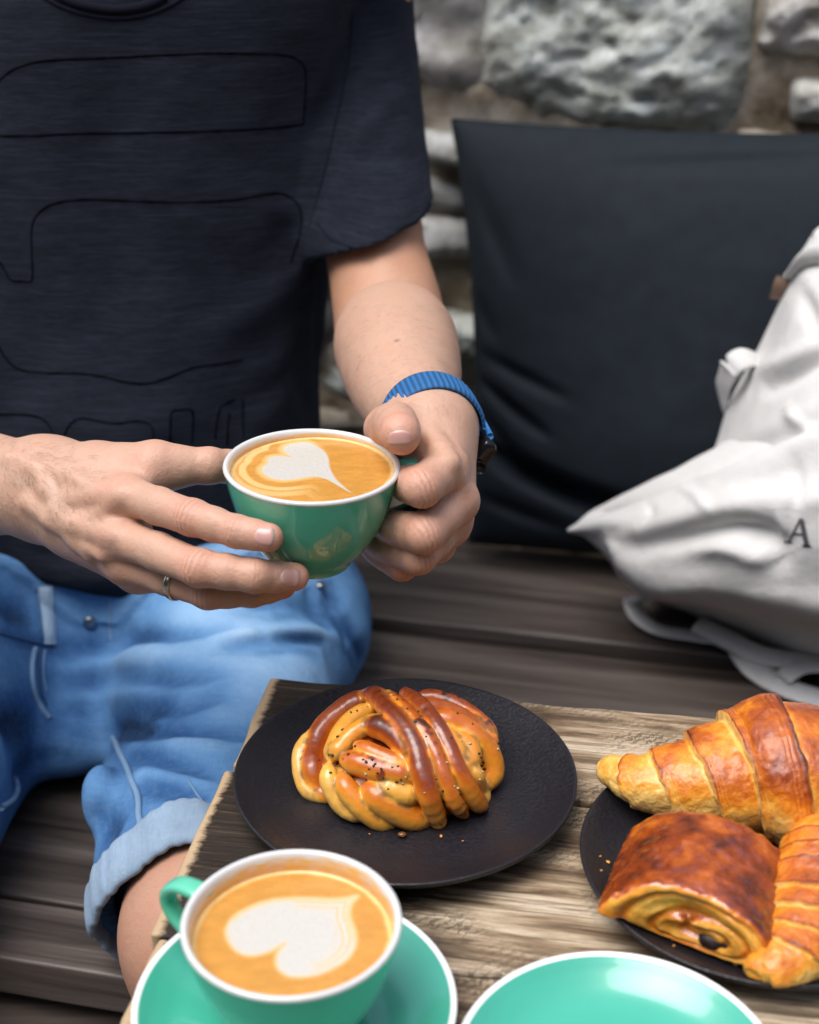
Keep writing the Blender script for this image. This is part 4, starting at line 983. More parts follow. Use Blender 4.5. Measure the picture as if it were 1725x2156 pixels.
def shirt_f(P, c, r):
    d = shirt_base(P, c, r)
    if c is not None and np.abs(d).min() > .05: return d
    d = d+1.25*apply_folds(P, c, r, SFOLD)*(1-.45*sstep(-.05, .0, P[..., 0]))+.0042*fbm(P*np.array([1.3, 1, .45]), 10, 3, 2)+.0010*fbm(P, 45, 2, 8)
    hem = .467+.014*np.exp(-((P[..., 0]+.225)/.07)**2)+.010*np.sin(P[..., 0]*38)+.10*(P[..., 0]+.25)**2-.10*np.maximum(P[..., 1]-1.1, 0)
    d = smax(d, hem-P[..., 2], .006)
    neck = ell(P, None, 0, (-.205, 1.135, .985), (.098, .12, .105)); d = smax(d, -neck, .004)
    # hollow sleeve ends round the arms
    inn = chain(P, None, 0, ARM_SL[2:]+[ARM_SL[-1]+(axL*.08).astype(np.float32)], [.041, .0385, .0362, .0360, .0360], 0); inn = smax(inn, (.022-((P-ARM_SL[3])@axL)).astype(np.float32), .003)
    return smax(d, -inn, .002)
shirt_m = M('navy_slub_jersey', (.02, .022, .034), .9); c = shirt_m.coord('Object', (1, 1, 1), (0, R(-7), 0)); cs = shirt_m.coord('Object', (14, 14, 260), (0, R(-6), 0)); cs2 = shirt_m.coord('Object', (60, 60, 700), (0, R(-6), 0))
sA = shirt_m.noise(cs, 2.2, 6, .7, .6); sB = shirt_m.noise(cs2, 2.0, 3, .6)
base = shirt_m.ramp(sA, [(.34, (.0036, .0048, .0088)), (.52, (.0076, .0102, .0178)), (.70, (.020, .027, .043))])
shirt_m.col(shirt_m.mix(shirt_m.ramp(sB, [(.40, (0, 0, 0)), (.70, (.7, .7, .7))]), base, (.016, .021, .033)))
shirt_m.b.inputs['Sheen Weight'].default_value = .03; shirt_m.b.inputs['Sheen Roughness'].default_value = .45; shirt_m.b.inputs['Sheen Tint'].default_value = (.6, .7, 1, 1)
shirt_m.nor(shirt_m.bump(shirt_m.math('ADD', sA, sB), .45, .0012)); shirt_m.b.inputs['Specular IOR Level'].default_value = .2
V, F = surface_nets(shirt_f, (-.66, 1.0-.06, .455), (.045, 1.345, 1.06), .0026); V = relax(V, F, 1, .4); V, F = largest(V, F)
shirt = mk('t_shirt', V, F, shirt_m.m, person); SB = BVHTree.FromPolygons([tuple(v) for v in V.tolist()], F.tolist())
thread = M('dark_thread', (.0012, .0012, .002), 1.0, Specular_IOR_Level=0.0)
def proj(bv, pts, n=6, off=.0003, every=None):
    sp = smooth_profile([(u, v) for u, v in pts], n); out = []
    for u, v in sp:
        h = bv.ray_cast(Vector(Cp), Vector(nrm(ray(u, v))))
        if h[0] is not None: out.append(np.array(h[0])+np.array(h[1])*off)
    return out
def stitch(bv, pts, rad, mat, parent, name, n=8, wob=0.0):
    o = proj(bv, pts, n, rad*(-.15 if bv is SB else .3))
    if len(o) < 3: return
    o = np.array(o); jump = np.linalg.norm(np.diff(o, axis=0), axis=1); o = o[np.concatenate([[True], jump < .05])]
    rr_ = rad*(1+.35*vn(o, 260, 3)) if wob else rad
    v, f = tube(o, rr_, 7); return mk(name, v, f, mat, parent)
z2 = lambda L: [(x*.5492, y*.5492) for x, y in L]       # enlarged view of the shirt -> photo
LINES = [z2([(-20, 330), (5, 300), (60, 262), (140, 238), (250, 228), (400, 222), (600, 212), (800, 205), (1000, 206), (1095, 212), (1150, 235), (1172, 280), (1170, 380), (1162, 475)]),
 z2([(1162, 475), (1060, 488), (880, 500), (600, 508), (300, 512), (120, 520), (-20, 522)]),
 z2([(-20, 985), (10, 1020), (40, 1072), (85, 1078), (122, 1072), (122, 980), (122, 870), (150, 815), (210, 780), (320, 765), (450, 768), (600, 774), (760, 774), (900, 764), (1010, 746), (1080, 742), (1130, 770), (1155, 820), (1150, 900), (1130, 960), (1115, 1010)]),
 z2([(-15, 1310), (20, 1370), (70, 1415), (160, 1430), (300, 1432), (400, 1445), (480, 1465), (560, 1470), (640, 1450), (740, 1410), (850, 1395), (930, 1380)])]
z3 = lambda L: [(x*.3356, 789.5+y*.3356) for x, y in L]
LINES += [z3([(-20, 245), (100, 250), (200, 255), (270, 280), (320, 340), (335, 420)]), z3([(395, 420), (420, 340), (470, 285), (530, 272), (640, 295), (740, 305), (850, 290), (920, 300), (960, 345), (965, 420)]),
 z3([(1068, 430), (1070, 330), (1078, 235), (1140, 218), (1205, 225), (1212, 320), (1205, 430)]), z3([(1350, 400), (1365, 280), (1385, 205), (1430, 175), (1470, 150)]), z3([(1425, 440), (1430, 340), (1440, 240)]), z3([(1530, 390), (1525, 270), (1525, 150)])]
for L in LINES: stitch(SB, L,   .00062, thread.m, shirt, 'stitched_line', 10, 1)
shirt_seam = M('jersey_seam', (.009, .010, .017), 1.0, Specular_IOR_Level=0.1)
stitch(SB, [(742, 30), (736, 110), (722, 190), (704, 270), (686, 350), (664, 430), (650, 480)], .0007, shirt_seam.m, shirt, 'armhole_seam')
stitch(SB, [(668, 470), (700, 505), (745, 520), (800, 518), (850, 495), (888, 455), (903, 425)], .0007, shirt_seam.m, shirt, 'hem_seam')
# ribbed collar
cp_ = []
for a in np.linspace(200, 340, 60):
    p = np.array([-.205+.099*math.cos(R(a)), 1.14+.12*math.sin(R(a)), 0]); 
    h = SB.ray_cast(Vector((p[0]*1.0, p[1]-.0, 1.4)), Vector((0, 0, -1)))
    cp_.append(p)
stitch(SB, [(70, -25), (100, -2), (140, 18), (190, 32), (250, 38), (310, 30), (360, 10), (395, -12)], .0016, shirt_seam.m, shirt, 'collar_rib')
stitch(SB, [(95, -30), (130, -6), (180, 12), (245, 20), (305, 12), (350, -8)], .0034, shirt_seam.m, shirt, 'collar_rib')
# ---- hair, out of the frame
hm = M('hair', (.05, .03, .02), .6)
def hair_f(P, c, r): 
    d = ell(P, None, 0, HEAD+[0, .012, .020], (.083, .101, .108)); return np.maximum(smax(d, -ell(P, None, 0, HEAD+[0, -.10, -.03], (.07, .06, .075)), .01), HEAD[2]-.045-P[..., 2])+.003*vn(P, 60, 3)
V, F = surface_nets(hair_f, HEAD-.14, HEAD+.15, .005); mk('hair', V, F, hm.m, person)
# ---- denim shorts
def shorts_base(P, c, r):
    z = P[..., 2]; d = smax(trunk(P, .004), z-.498, .004)
    d = smax(d, .365-z, .03)
    t1 = chain(P, None, 0, [HL+[0, .02, 0], HL+(KL-HL)*.55+[-.004, 0, -.006], HL+(KL-HL)*.93+[-.004, 0, -.004]], [.082, .079, .0715], .0)
    t2 = chain(P, None, 0, [HR+[0, .02, 0], HR+(KR-HR)*.5, HR+(KR-HR)*.9], [.090, .088, .080], .0)
    d = smin(d, smin(t1, t2, .012), .035)
    d = smin(d, cap(P, None, 0, (-.255, 1.04, .405), (-.243, .93, .398), .045, .026), .03)
    # lap over the hips
    d = smin(d, ell(P, None, 0, (-.255, 1.05, .395), (.175, .080, .046)), .03)
    d = smin(d, ell(P, None, 0, (-.088, 1.08, .405), (.058, .10, .058)), .02)
    fl = surf_l; d = smin(d, ell(P, None, 0, fl, (.013, .020, .020)), .016)
    return smax(d, BZ+.004-z, .006)
surf_l = at(216, 1672, .985)
cufax = nrm(nrm(KL-HL)+np.array([.10, 0, -.34])); cufo = HL+(KL-HL)*.88; cufax2 = nrm(KR-HR); cufo2 = HR+(KR-HR)*.88
z6 = lambda L: [(x*.2441, 1210.5+y*.2441) for x, y in L]
z5 = lambda L: [(236.8+x*.2593, 1394.7+y*.2593) for x, y in L]
def sb2(P, c, r): return shorts_base(P, c, r)
DF = make_folds(sb2, [
  (z6([(0, 470), (180, 560), (330, 600), (480, 612), (800, 600), (1100, 560), (1500, 515)])+[(430, 1330), (500, 1318)], .0060, .0075),
  (z6([(0, 300), (150, 320), (320, 380)]), .006, .012),
  (z6([(430, 890), (800, 895), (1200, 880), (1500, 880)])+[(420, 1422), (470, 1418)], .0080, .0085),
  (z6([(380, 1090), (700, 1130), (1100, 1160), (1500, 1150)])+[(410, 1480), (470, 1470)], .0120, .0095),
  (z6([(520, 1330), (900, 1350), (1300, 1335), (1509, 1330)])+z5([(420, 545), (700, 545), (1000, 580), (1200, 600)]), .0120, .0070),
  (z5([(60, 730), (300, 760), (520, 820), (870, 950)]), .0060, .0085), (z5([(180, 1010), (420, 1010), (640, 1070), (760, 1130)]), .0060, .0085),
  (z5([(-60, 640), (10, 760), (60, 900), (120, 1040)]), .0030, .010), (z6([(0, 1290), (200, 1290), (420, 1300)]), .010, .014),
  ([(650, 1235), (672, 1290), (705, 1330)], .0056, .006), ([(690, 1225), (705, 1290), (745, 1350)], .0056, .006), ([(735, 1300), (755, 1350), (765, 1400)], .0056, .006), ([(520, 1275), (610, 1262), (700, 1290)], .0056, .006), ([(470, 1360), (580, 1345), (690, 1352)], .0056, .006), ([(480, 1290), (580, 1300), (700, 1290)], .0030, .007), ([(430, 1380), (540, 1370), (680, 1385)], .0028, .008), ([(400, 1340), (560, 1345), (720, 1335)], -.0030, .009), ([(700, 1215), (722, 1290), (735, 1370), (748, 1430)], .0040, .006),
  ([(600, 1260), (660, 1275), (715, 1262)], .003, .006), (z6([(480, 760), (900, 740), (1500, 700)]), -.0040, .013), (z6([(560, 1010), (900, 1010), (1400, 1000)]), -.0050, .012), (z6([(1000, 1260), (1250, 1220), (1500, 1190)]), -.0050, .010),
  (z5([(100, 640), (500, 640), (900, 680)]), -.0035, .012), (z5([(150, 880), (500, 930), (800, 1020)]), -.0040, .012), (z5([(-150, 1250), (-60, 1350), (20, 1400)]), .006, .01), ([(30, 1640), (80, 1610), (140, 1600)], .006, .012)], .8, 1.5)
DFN = [(pts, min(amp, .0085), .0038) for pts, amp, w in DF if amp >= .0055]
def shorts_f(P, c, r):
    d = shorts_base(P, c, r)
    if c is not None and np.abs(d).min() > .06: return d
    d = d+1.5*apply_folds(P, c, r, DF, True)+apply_folds(P, c, r, DFN, True)+.0018*fbm(P*np.array([.7, 1.5, 1.5]), 22, 3, 4)
    band = sstep(.4505, .4535, P[..., 2]+.06*(P[..., 1]-1.02)*0); d = d-.0022*band*(trunk(P, .004) < .012)
    wl = ((P-cufo)@cufax).astype(np.float32); wr = ((P-cufo2)@cufax2).astype(np.float32)
    near = np.linalg.norm(P-cufo, axis=-1) < .14; near2 = np.linalg.norm(P-cufo2, axis=-1) < .16
    d = np.where(near, smax(d, wl-.008, .002), d); d = np.where(near2, smax(d, wr-.008, .002), d)
    # hollow leg openings
    i1 = cap(P, None, 0, cufo-cufax*.03, cufo+cufax*.05, .0625, .064); i2 = cap(P, None, 0, cufo2-cufax2*.03, cufo2+cufax2*.05, .072, .073)
    i1 = smax(i1, -(wl+.010), .002); i2 = smax(i2, -(wr+.010), .002)
    return smax(smax(d, -i1, .001), -i2, .001)
dm = M('washed_denim', (.1, .2, .4), .85); c = dm.coord('Object'); ct = dm.coord('Object', (900, 300, 900)); nA = dm.noise(c, 26, 6, .65, .3); nB = dm.noise(dm.coord('Object', (500, 90, 90)), 1.6, 3, .6); nC = dm.noise(dm.coord('Object', (40, 160, 160)), 2, 5, .7)
cd = dm.mix(dm.ramp(nA, [(.34, (.20, .20, .20)), (.62, (0, 0, 0))]), dm.attr(), dm.mix(1.0, dm.attr(), (.42, .55, .72), 'MULTIPLY'))
cd = dm.mix(dm.ramp(nC, [(.45, (0, 0, 0)), (.75, (.10, .10, .10))]), cd, (.50, .62, .76))
dm.col(dm.mix(dm.ramp(nB, [(.35, (.25, .25, .25)), (.6, (0, 0, 0))]), cd, dm.mix(1.0, cd, (.6, .7, .82), 'MULTIPLY'))); dm.nor(dm.bump(dm.math('ADD', nB, nC), .35, .0012)); dm.b.inputs['Specular IOR Level'].default_value = .15
V, F = surface_nets(shorts_f, (-.66, .655, .355), (.01, 1.32, .515), .0019); V = relax(V, F, 1, .35)
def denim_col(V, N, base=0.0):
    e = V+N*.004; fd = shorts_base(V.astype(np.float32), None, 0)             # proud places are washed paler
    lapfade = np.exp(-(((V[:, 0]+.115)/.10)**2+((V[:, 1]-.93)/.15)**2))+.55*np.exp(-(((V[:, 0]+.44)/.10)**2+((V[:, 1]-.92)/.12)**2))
    k = .36+.42*lapfade+35*np.clip(fd, -.012, .006)+.13*fbm(V, 26, 4, 3)+base-30*np.clip(apply_folds(V.astype(np.float32), None, 0, DF, True), -.008, .010)-40*apply_folds(V.astype(np.float32), None, 0, DFN, True)  # creases tinted darker: unworn denim, with the shade of the folds painted in
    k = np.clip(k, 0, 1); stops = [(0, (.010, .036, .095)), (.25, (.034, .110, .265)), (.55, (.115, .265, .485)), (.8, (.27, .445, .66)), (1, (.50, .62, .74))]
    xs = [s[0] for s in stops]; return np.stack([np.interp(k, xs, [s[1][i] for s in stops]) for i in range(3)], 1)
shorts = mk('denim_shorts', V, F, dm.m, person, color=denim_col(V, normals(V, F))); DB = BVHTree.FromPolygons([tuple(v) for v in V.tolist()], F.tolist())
def cuff(o, ax, rad, seed, h=.034):
    n, m = 160, 18; u0 = nrm(np.cross(ax, [0, 0, 1.])); u1 = np.cross(ax, u0); th = np.linspace(0, 2*np.pi, n, endpoint=False); V = []
    s = np.linspace(0, 2*np.pi, m, endpoint=False)
    for t in th:
        d = u0*math.cos(t)+u1*math.sin(t); q = np.array([[math.cos(t)*2, math.sin(t)*2, seed]])
        rr_ = rad*(1+.035*float(vn(q, 1.3, seed)[0]))+.0015*float(vn(q, 6, seed)[0]); sh = .006*float(vn(q, 1.5, seed+3)[0])+.0015*float(vn(q, 9, seed)[0])
        cx = np.sign(np.cos(s))*np.abs(np.cos(s))**.7*h/2; cy = np.sign(np.sin(s))*np.abs(np.sin(s))**.8*.0038
        V.append(o+ax*(cx[:, None]+sh)+d*(rr_+cy[:, None]))
    V = np.concatenate(V); F = grid_faces(n, m, wrap_u=True, wrap_v=True); col = np.tile(np.array([.25, .34, .44]), (len(V), 1))*(1+.25*fbm(V, 40, 3, seed))[:, None]
    return mk('rolled_cuff', V, F, dm.m, shorts, color=col)
k1 = cuff(cufo+cufax*.004-np.array([.002, 0, .003]), cufax, .0750, 3, .031); cuff(cufo2+cufax2*.006, cufax2, .0815, 9)
seam_l = M('pale_denim_seam', (.15, .26, .41), .85); seam_d = M('dark_denim_seam', (.03, .07, .16), .85)
stitch(DB, z6([(300, 640), (275, 760), (275, 900), (300, 1040), (360, 1160), (420, 1230)]), .0020, seam_l.m, shorts, 'fly_seam'); stitch(DB, z6([(345, 640), (330, 760), (335, 900), (355, 1020), (400, 1120)]), .0010, seam_d.m, shorts, 'fly_seam')
stitch(DB, z6([(385, 650), (372, 780), (378, 900), (400, 1000)]), .0008, seam_l.m, shorts, 'fly_seam')
stitch(DB, z5([(10, 620), (60, 720), (130, 880), (180, 1010), (215, 1120), (220, 1250), (235, 1330)]), .0022, seam_l.m, shorts, 'inner_seam'); stitch(DB, z5([(-10, 620), (40, 720), (108, 880), (158, 1010), (192, 1120), (198, 1250), (212, 1330)]), .0009, seam_d.m, shorts, 'inner_seam')
stitch(DB, z6([(120, 1750), (140, 1850), (100, 1940), (0, 2010)]), .0022, seam_l.m, shorts, 'inner_seam')
stitch(DB, z6([(940, 130), (945, 250), (948, 400), (955, 560)]), .0010, seam_l.m, shorts, 'waistband_stitching')
stitch(DB, [(-5, 1334), (60, 1350), (115, 1362)], .0010, seam_d.m, shorts, 'waistband_stitching')
stitch(DB, z5([(620, 960), (680, 1060), (730, 1130)]), .0008, seam_l.m, shorts, 'crease_line')
def patch(bv, quad, n1, n2, off, mat, parent, name, col=None, thick=.0015):
    V = []; q = np.array(quad, float)
    for i in np.linspace(0, 1, n1):
        for j in np.linspace(0, 1, n2):
            u, v = (q[0]*(1-i)+q[1]*i)*(1-j)+(q[3]*(1-i)+q[2]*i)*j; h = bv.ray_cast(Vector(Cp), Vector(nrm(ray(u, v))))
            if h[0] is None: return None
            e = min(i, 1-i, .25)*4*1.0; e2 = min(j, 1-j, .08)*12; V.append(np.array(h[0])+np.array(h[1])*(off*min(1, e*.7+.3)*min(1, e2*.5+.5)+.0006))
    V = np.array(V).reshape(n1, n2, 3)
    for _ in range(6): V[1:-1, 1:-1] = .4*V[1:-1, 1:-1]+.15*(V[:-2, 1:-1]+V[2:, 1:-1]+V[1:-1, :-2]+V[1:-1, 2:])
    back = V+nrm(ray(q[:, 0].mean(), q[:, 1].mean()))*.006
    Vf = np.concatenate([V.reshape(-1, 3), back.reshape(-1, 3)]); F = [tuple(f) for f in grid_faces(n1, n2)]; ring = [i*n2 for i in range(n1)]+[(n1-1)*n2+j for j in range(1, n2)]+[i*n2+n2-1 for i in range(n1-2, -1, -1)]+[j for j in range(n2-2, 0, -1)]
    F += [(ring[k], ring[(k+1) % len(ring)], ring[(k+1) % len(ring)]+n1*n2, ring[k]+n1*n2) for k in range(len(ring))]
    cl = np.tile(np.array(col), (len(Vf), 1)) if col is not None else None
    return mk(name, Vf, F, mat, parent, color=cl)
lp = patch(DB, z6([(325, 85), (450, 85), (478, 600), (370, 600)]), 10, 24, .0030, dm.m, shorts, 'belt_loop', (.34, .46, .58))
if lp: stitch(BVHTree.FromObject(lp, bpy.context.evaluated_depsgraph_get()) if False else DB, z6([(395, 110), (400, 300), (420, 590)]), .0008, seam_d.m, lp, 'loop_stitching')
h = DB.ray_cast(Vector(Cp), Vector(nrm(ray(*z6([(775, 410)])[0])))); metal = M('button_metal', (.25, .27, .30), .35, Metallic=1.0)
if h[0] is not None:
    v, f = lathe(smooth_profile(np.array([(0, .0042), (.004, .0040), (.0062, .0034), (.0074, .0022), (.0078, .0008), (.007, -.001), (0, -.001)])*.62, 3), 32)
    z = nrm(h[1]); x = nrm(np.cross([0, 1, 0], z)); v = v@np.array([x, np.cross(z, x), z])+np.array(h[0]); mk('button', v, f, metal.m, shorts)
for u, v in ((636, 1300), (655, 1322)):            # frayed white spots by the pocket
    pass
# coin pocket rivet
h = DB.ray_cast(Vector(Cp), Vector(nrm(ray(672, 1232))))
if h[0] is not None:
    v, f = ico(np.array(h[0])+np.array(h[1])*.001, np.array([.0042, .0042, .0022]), Matrix.Identity(3)); mk('rivet', v, f, metal.m, shorts)
# ---- wristwatch
band_m = M('blue_woven_strap', s2l(32, 110, 176), .75); cb = band_m.attr()
band_m.col(cb)
def body_ring(o, ax, n, off, lo_=.004, hi_=.06):
    u0 = nrm(np.cross(ax, RT*.2+UP)); u1 = np.cross(ax, u0); out = []
    ts = np.linspace(lo_, hi_, 160)
    for t in np.linspace(0, 2*np.pi, n, endpoint=False):
        d = u0*math.cos(t)+u1*math.sin(t); P = (o+ts[:, None]*d).astype(np.float32); s = arms_f(P, None, 1e9); i = np.argmax(s > off) if (s > off).any() else -1
        out.append((o+d*ts[i], d))
    return out
wax = nrm(nrm(np.asarray(lW)-at(880, 866, .926))-UP*.20); wo_ = at(907, 898, .893)
def strap_mesh(o, ax, width, off, th, a0=None, a1=None, weave=True, bulge=0.0):
    n = 220; R_ = body_ring(o, ax, n, off); pts = np.array([p for p, d in R_]); ds = np.array([d for p, d in R_])
    rad = np.minimum(np.linalg.norm(pts-o, axis=1), .0245)
    for _ in range(14): rad = np.maximum(rad, .5*(np.roll(rad, 1)+np.roll(rad, -1))); 
    for _ in range(8): rad = .5*rad+.25*(np.roll(rad, 1)+np.roll(rad, -1))
    prof_ = []; hw = width/2
    xs = np.linspace(-hw, hw, 13)
    top = [(x, th*(1-.35*(abs(x)/hw)**6)+(.00055 if (abs(x) < hw*.82 and k % 2) else 0)) for k, x in enumerate(xs)]; bot = [(x, 0) for x in xs[::-1]]
    pr = np.array(top+bot); m = len(pr); V = []; C = []
    for i in range(n):
        j = .0004 if i % 4 < 2 else -.0004
        q = pr.copy(); q[1:12, 1] += j
        V.append(o+ax*q[:, :1]+ds[i]*(rad[i]+bulge+q[:, 1:]))
        cc = np.tile(np.array(s2l(28, 88, 140)), (m, 1)); cc[:13] *= (1.12 if i % 4 < 2 else .55); cc[[0, 12]] = s2l(40, 106, 160); C.append(cc)
    return np.concatenate(V), grid_faces(n, m, wrap_u=True, wrap_v=True), np.concatenate(C), rad, ds
wat = empty('wristwatch', wo_, 'watch with blue woven strap and dark case on the wrist behind the cup', 'watch')
V, F, C_, rad, ds = strap_mesh(wo_, wax, .0225, .0032, .0022); mk('strap', V, F, band_m.m, wat, color=C_)
# overlapping loose end of the strap
n = len(ds); sel = [i for i in range(n) if True]
px_of = lambda p: (862.5+FPX*((p-Cp)@RT)/((p-Cp)@FWD), 1078-FPX*((p-Cp)@UP)/((p-Cp)@FWD))
angs = [px_of(wo_+ds[i]*rad[i]) for i in range(n)]; vis = [i for i in range(n) if (ds[i]@(wo_-Cp)) < 0]
def arc_part(name, idx, width, base, th, lift_fn, col, mat, cross=9):
    V = []; k = len(idx); hw = width/2
    for c_, i in enumerate(idx):
        l = lift_fn(c_/(k-1)); pr = [(x, th*(1-.4*(abs(x)/hw)**6)) for x in np.linspace(-hw, hw, cross)]+[(x, 0) for x in np.linspace(hw, -hw, cross)]
        pr = np.array(pr); j = .0004 if c_ % 4 < 2 else -.0004; pr[1:cross-1, 1] += j
        V.append(wo_+wax*pr[:, :1]+ds[i]*(rad[i]+base+l+pr[:, 1:]))
    m = 2*cross; V = np.concatenate(V); F = [tuple(f) for f in grid_faces(k, m, wrap_v=True)]+[tuple(range(m))[::-1], tuple((k-1)*m+q for q in range(m))]
    cl = np.tile(np.array(col), (len(V), 1)); st_ = (np.arange(k) % 4 < 2)[:, None].repeat(m, 1).ravel(); cl = cl*np.where(st_, 1.12, .55)[:, None]
    return mk(name, V, F, mat, wat, color=cl)
i_case = min(range(n), key=lambda i: (angs[i][0]-992)**2+(angs[i][1]-925)**2+(0 if True else 0)); i_left = min(vis, key=lambda i: (angs[i][0]-838)**2+(angs[i][1]-858)**2)
step = 1 if ((i_case-i_left) % n) < n/2 else -1; i_case = (i_case+step*9) % n; cnt = (i_case-i_left)*step % n
idx = [(i_left+step*j) % n for j in range(-6, max(4, int(cnt*.80)))]
arc_part('strap_end', idx, .0225, .0022, .0022, lambda t: .0014*math.sin(t*math.pi)**.8+.0012*max(0, t-.8)*5, s2l(30, 94, 148), band_m.m)
dcase = ds[i_case]; xc = nrm(np.cross(wax, dcase)); cm = M('dark_watch_case', (.035, .036, .040), .22, Metallic=.8); gl = M('watch_glass', (.004, .004, .005), .05)
def wbox(sx, sy, sz, off, bev, mat, name):
    v, f = box(-sx/2, sx/2, -sy/2, sy/2, -sz/2, sz/2, bev, 4); v = v@np.array([wax, xc, dcase])+wo_+dcase*(rad[i_case]+off); return mk(name, v, f, mat, wat)
wbox(.036, .031, .0095, .0048, .0042, cm.m, 'case'); wbox(.031, .026, .002, .0096, .0008, gl.m, 'glass'); 
cr = wo_+dcase*(rad[i_case]+.006)+wax*.0192; v, f = tube([cr, cr+wax*.0022], .0035, 18); mk('crown', v, f, cm.m, wat)
for s in (-1, 1):
    lg = wo_+dcase*(rad[i_case]+.0035)+xc*s*.0165; v, f = tube([lg-wax*.011, lg+wax*.011], .0021, 12); mk('lug', v, f, band_m.m if s*step < 0 else cm.m, wat, color=np.tile(np.array(s2l(58, 135, 205)), (len(v), 1)))
# ---- ring
rp = RH['ring'][2]; ra, rb = np.asarray(rp[0]), np.asarray(rp[1]); rax = nrm(rb-ra); best = None
for t in np.linspace(.3, .95, 60):
    p = ra+(rb-ra)*t; u, v = px_of(p)
    if best is None or abs(u-374) < best[0]: best = (abs(u-374), p)
ro = best[1]; rg = body_ring(ro, rax, 96, .0001, .003, .02); pts = np.array([p for p, d in rg]); ds2 = np.array([d for p, d in rg]); rr2 = np.linalg.norm(pts-ro, axis=1); rr2 = np.clip(rr2, None, np.percentile(rr2, 70)); 
for _ in range(20): rr2 = .5*rr2+.25*(np.roll(rr2, 1)+np.roll(rr2, -1))
V = []; s = np.linspace(0, 2*np.pi, 14, endpoint=False)
for i in range(96): V.append(ro+rax*(np.cos(s)*.0021)[:, None]+ds2[i]*(rr2[i]+.0002+(np.sin(s)*.0011)[:, None]))
gold = M('ring_metal', (.58, .50, .38), .22, Metallic=1.0)
rgo = mk('ring', np.concatenate(V), grid_faces(96, 14, wrap_u=True, wrap_v=True), gold.m); tag(rgo, 'plain pale gold ring on a finger under the cup', 'ring')
# ================================================================== pillow and tote bag
pm = M('charcoal_outdoor_fabric', (.016, .023, .032), .8); c = pm.coord('Object'); pm.nor(pm.bump(pm.noise(c, 700, 2, .5), .25, .0006)); pm.b.inputs['Specular IOR Level'].default_value = .3
pm.col(pm.ramp(pm.noise(c, 60, 5, .6), [(.3, (.0038, .0078, .0125)), (.7, (.0060, .0115, .0180))])); pm.b.inputs['Sheen Weight'].default_value = .0
TLc = at_pl(965, 262, BN*1.40, BN); BLc = at_z(1002, 1120, BZ+.012)
def wallpt(t, s, z): return BE*t+BN*s+np.array([0, 0, z])
tl_t, bl_t = float(TLc@BE), float(BLc@BE); bl_s = min(float(BLc@BN), 1.30)
PW = .50
c00 = wallpt(bl_t, bl_s-.035, BZ+.02); c01 = wallpt(tl_t-.004, 1.392, float(TLc[2])+.006); c10 = wallpt(bl_t+PW-.01, bl_s-.035, BZ+.02); c11 = wallpt(tl_t+PW, 1.392, float(TLc[2])+.022)
n = 150; A, B = np.meshgrid(np.linspace(0, 1, n), np.linspace(0, 1, n), indexing='ij')
def pil(side):
    a = A.copy(); b = B.copy(); x = 2*a-1; y = 2*b-1
    # sides bow inwards between the pointed corners
    px_ = x*(1-.055*(1-y**2)*(np.abs(x)**1.5)); py_ = y*(1-.045*(1-x**2)*(np.abs(y)**1.5))
    aa, bb = (px_+1)/2, (py_+1)/2
    P = (c00[None, None]*((1-aa)*(1-bb))[..., None]+c10*((aa)*(1-bb))[..., None]+c01*((1-aa)*bb)[..., None]+c11*(aa*bb)[..., None])
    puff = (np.clip(1-np.abs(x)**2.6, 0, 1)*np.clip(1-np.abs(y)**2.6, 0, 1))**.46
    nn = nrm(np.cross(c10-c00, c01-c00))
    q = P.reshape(-1, 3)
    w = .0035*fbm(q, 14, 3, 5+side).reshape(a.shape)
    # creases along the left side and the sagging bottom
    def cr(x0, y0, x1, y1, amp, wd):
        amp *= 1.9; wd *= 1.15
        ax_, ay = x1-x0, y1-y0; L2 = ax_**2+ay**2; t = np.clip(((a-x0)*ax_+(b-y0)*ay)/L2, 0, 1); d2 = (a-x0-t*ax_)**2+(b-y0-t*ay)**2
        return -amp*np.exp(-d2/wd**2)*np.sin(np.pi*np.clip(t*.85+.12, 0, 1))
    if side > 0:
        w += cr(0, .40, .16, .27, .010, .012)+cr(0, .33, .11, .20, .009, .012)+cr(0, .46, .20, .36, .006, .014)+cr(.0, .25, .30, .085, .022, .020)+cr(.05, .20, .5, .06, .014, .02)+cr(0, .60, .05, .48, .008, .014)+cr(.0, .12, .2, .05, .008, .015)+cr(.3, .9, .8, .95, .004, .02)+cr(.02, .86, .10, .60, .005, .02)
    P = P+nn*(side*(puff*.062+w*puff))[..., None]; P[..., 2] += -.006*(1-y)*(1-x*x)*.5
    return P.reshape(-1, 3)
front, back = pil(1), pil(-1)
if (front-back)[n*n//2]@(-BN) < 0: front, back = back, front
V = np.concatenate([front, back]); F1 = grid_faces(n, n); F2 = grid_faces(n, n)[:, ::-1]+n*n
pillow = empty('pillow', (c00+c10)/2, 'large charcoal blue square pillow leaning on the stone wall', 'pillow')
mk('cushion', V, np.concatenate([F1, F2]), pm.m, pillow)
ring_i = [i*n for i in range(n)]+[(n-1)*n+j for j in range(1, n)]+[i*n+n-1 for i in range(n-2, -1, -1)]+[j for j in range(n-2, 0, -1)]
v, f = tube(V[ring_i+[ring_i[0]]], .0016, 6); mk('piping', v, f, pm.m, pillow)
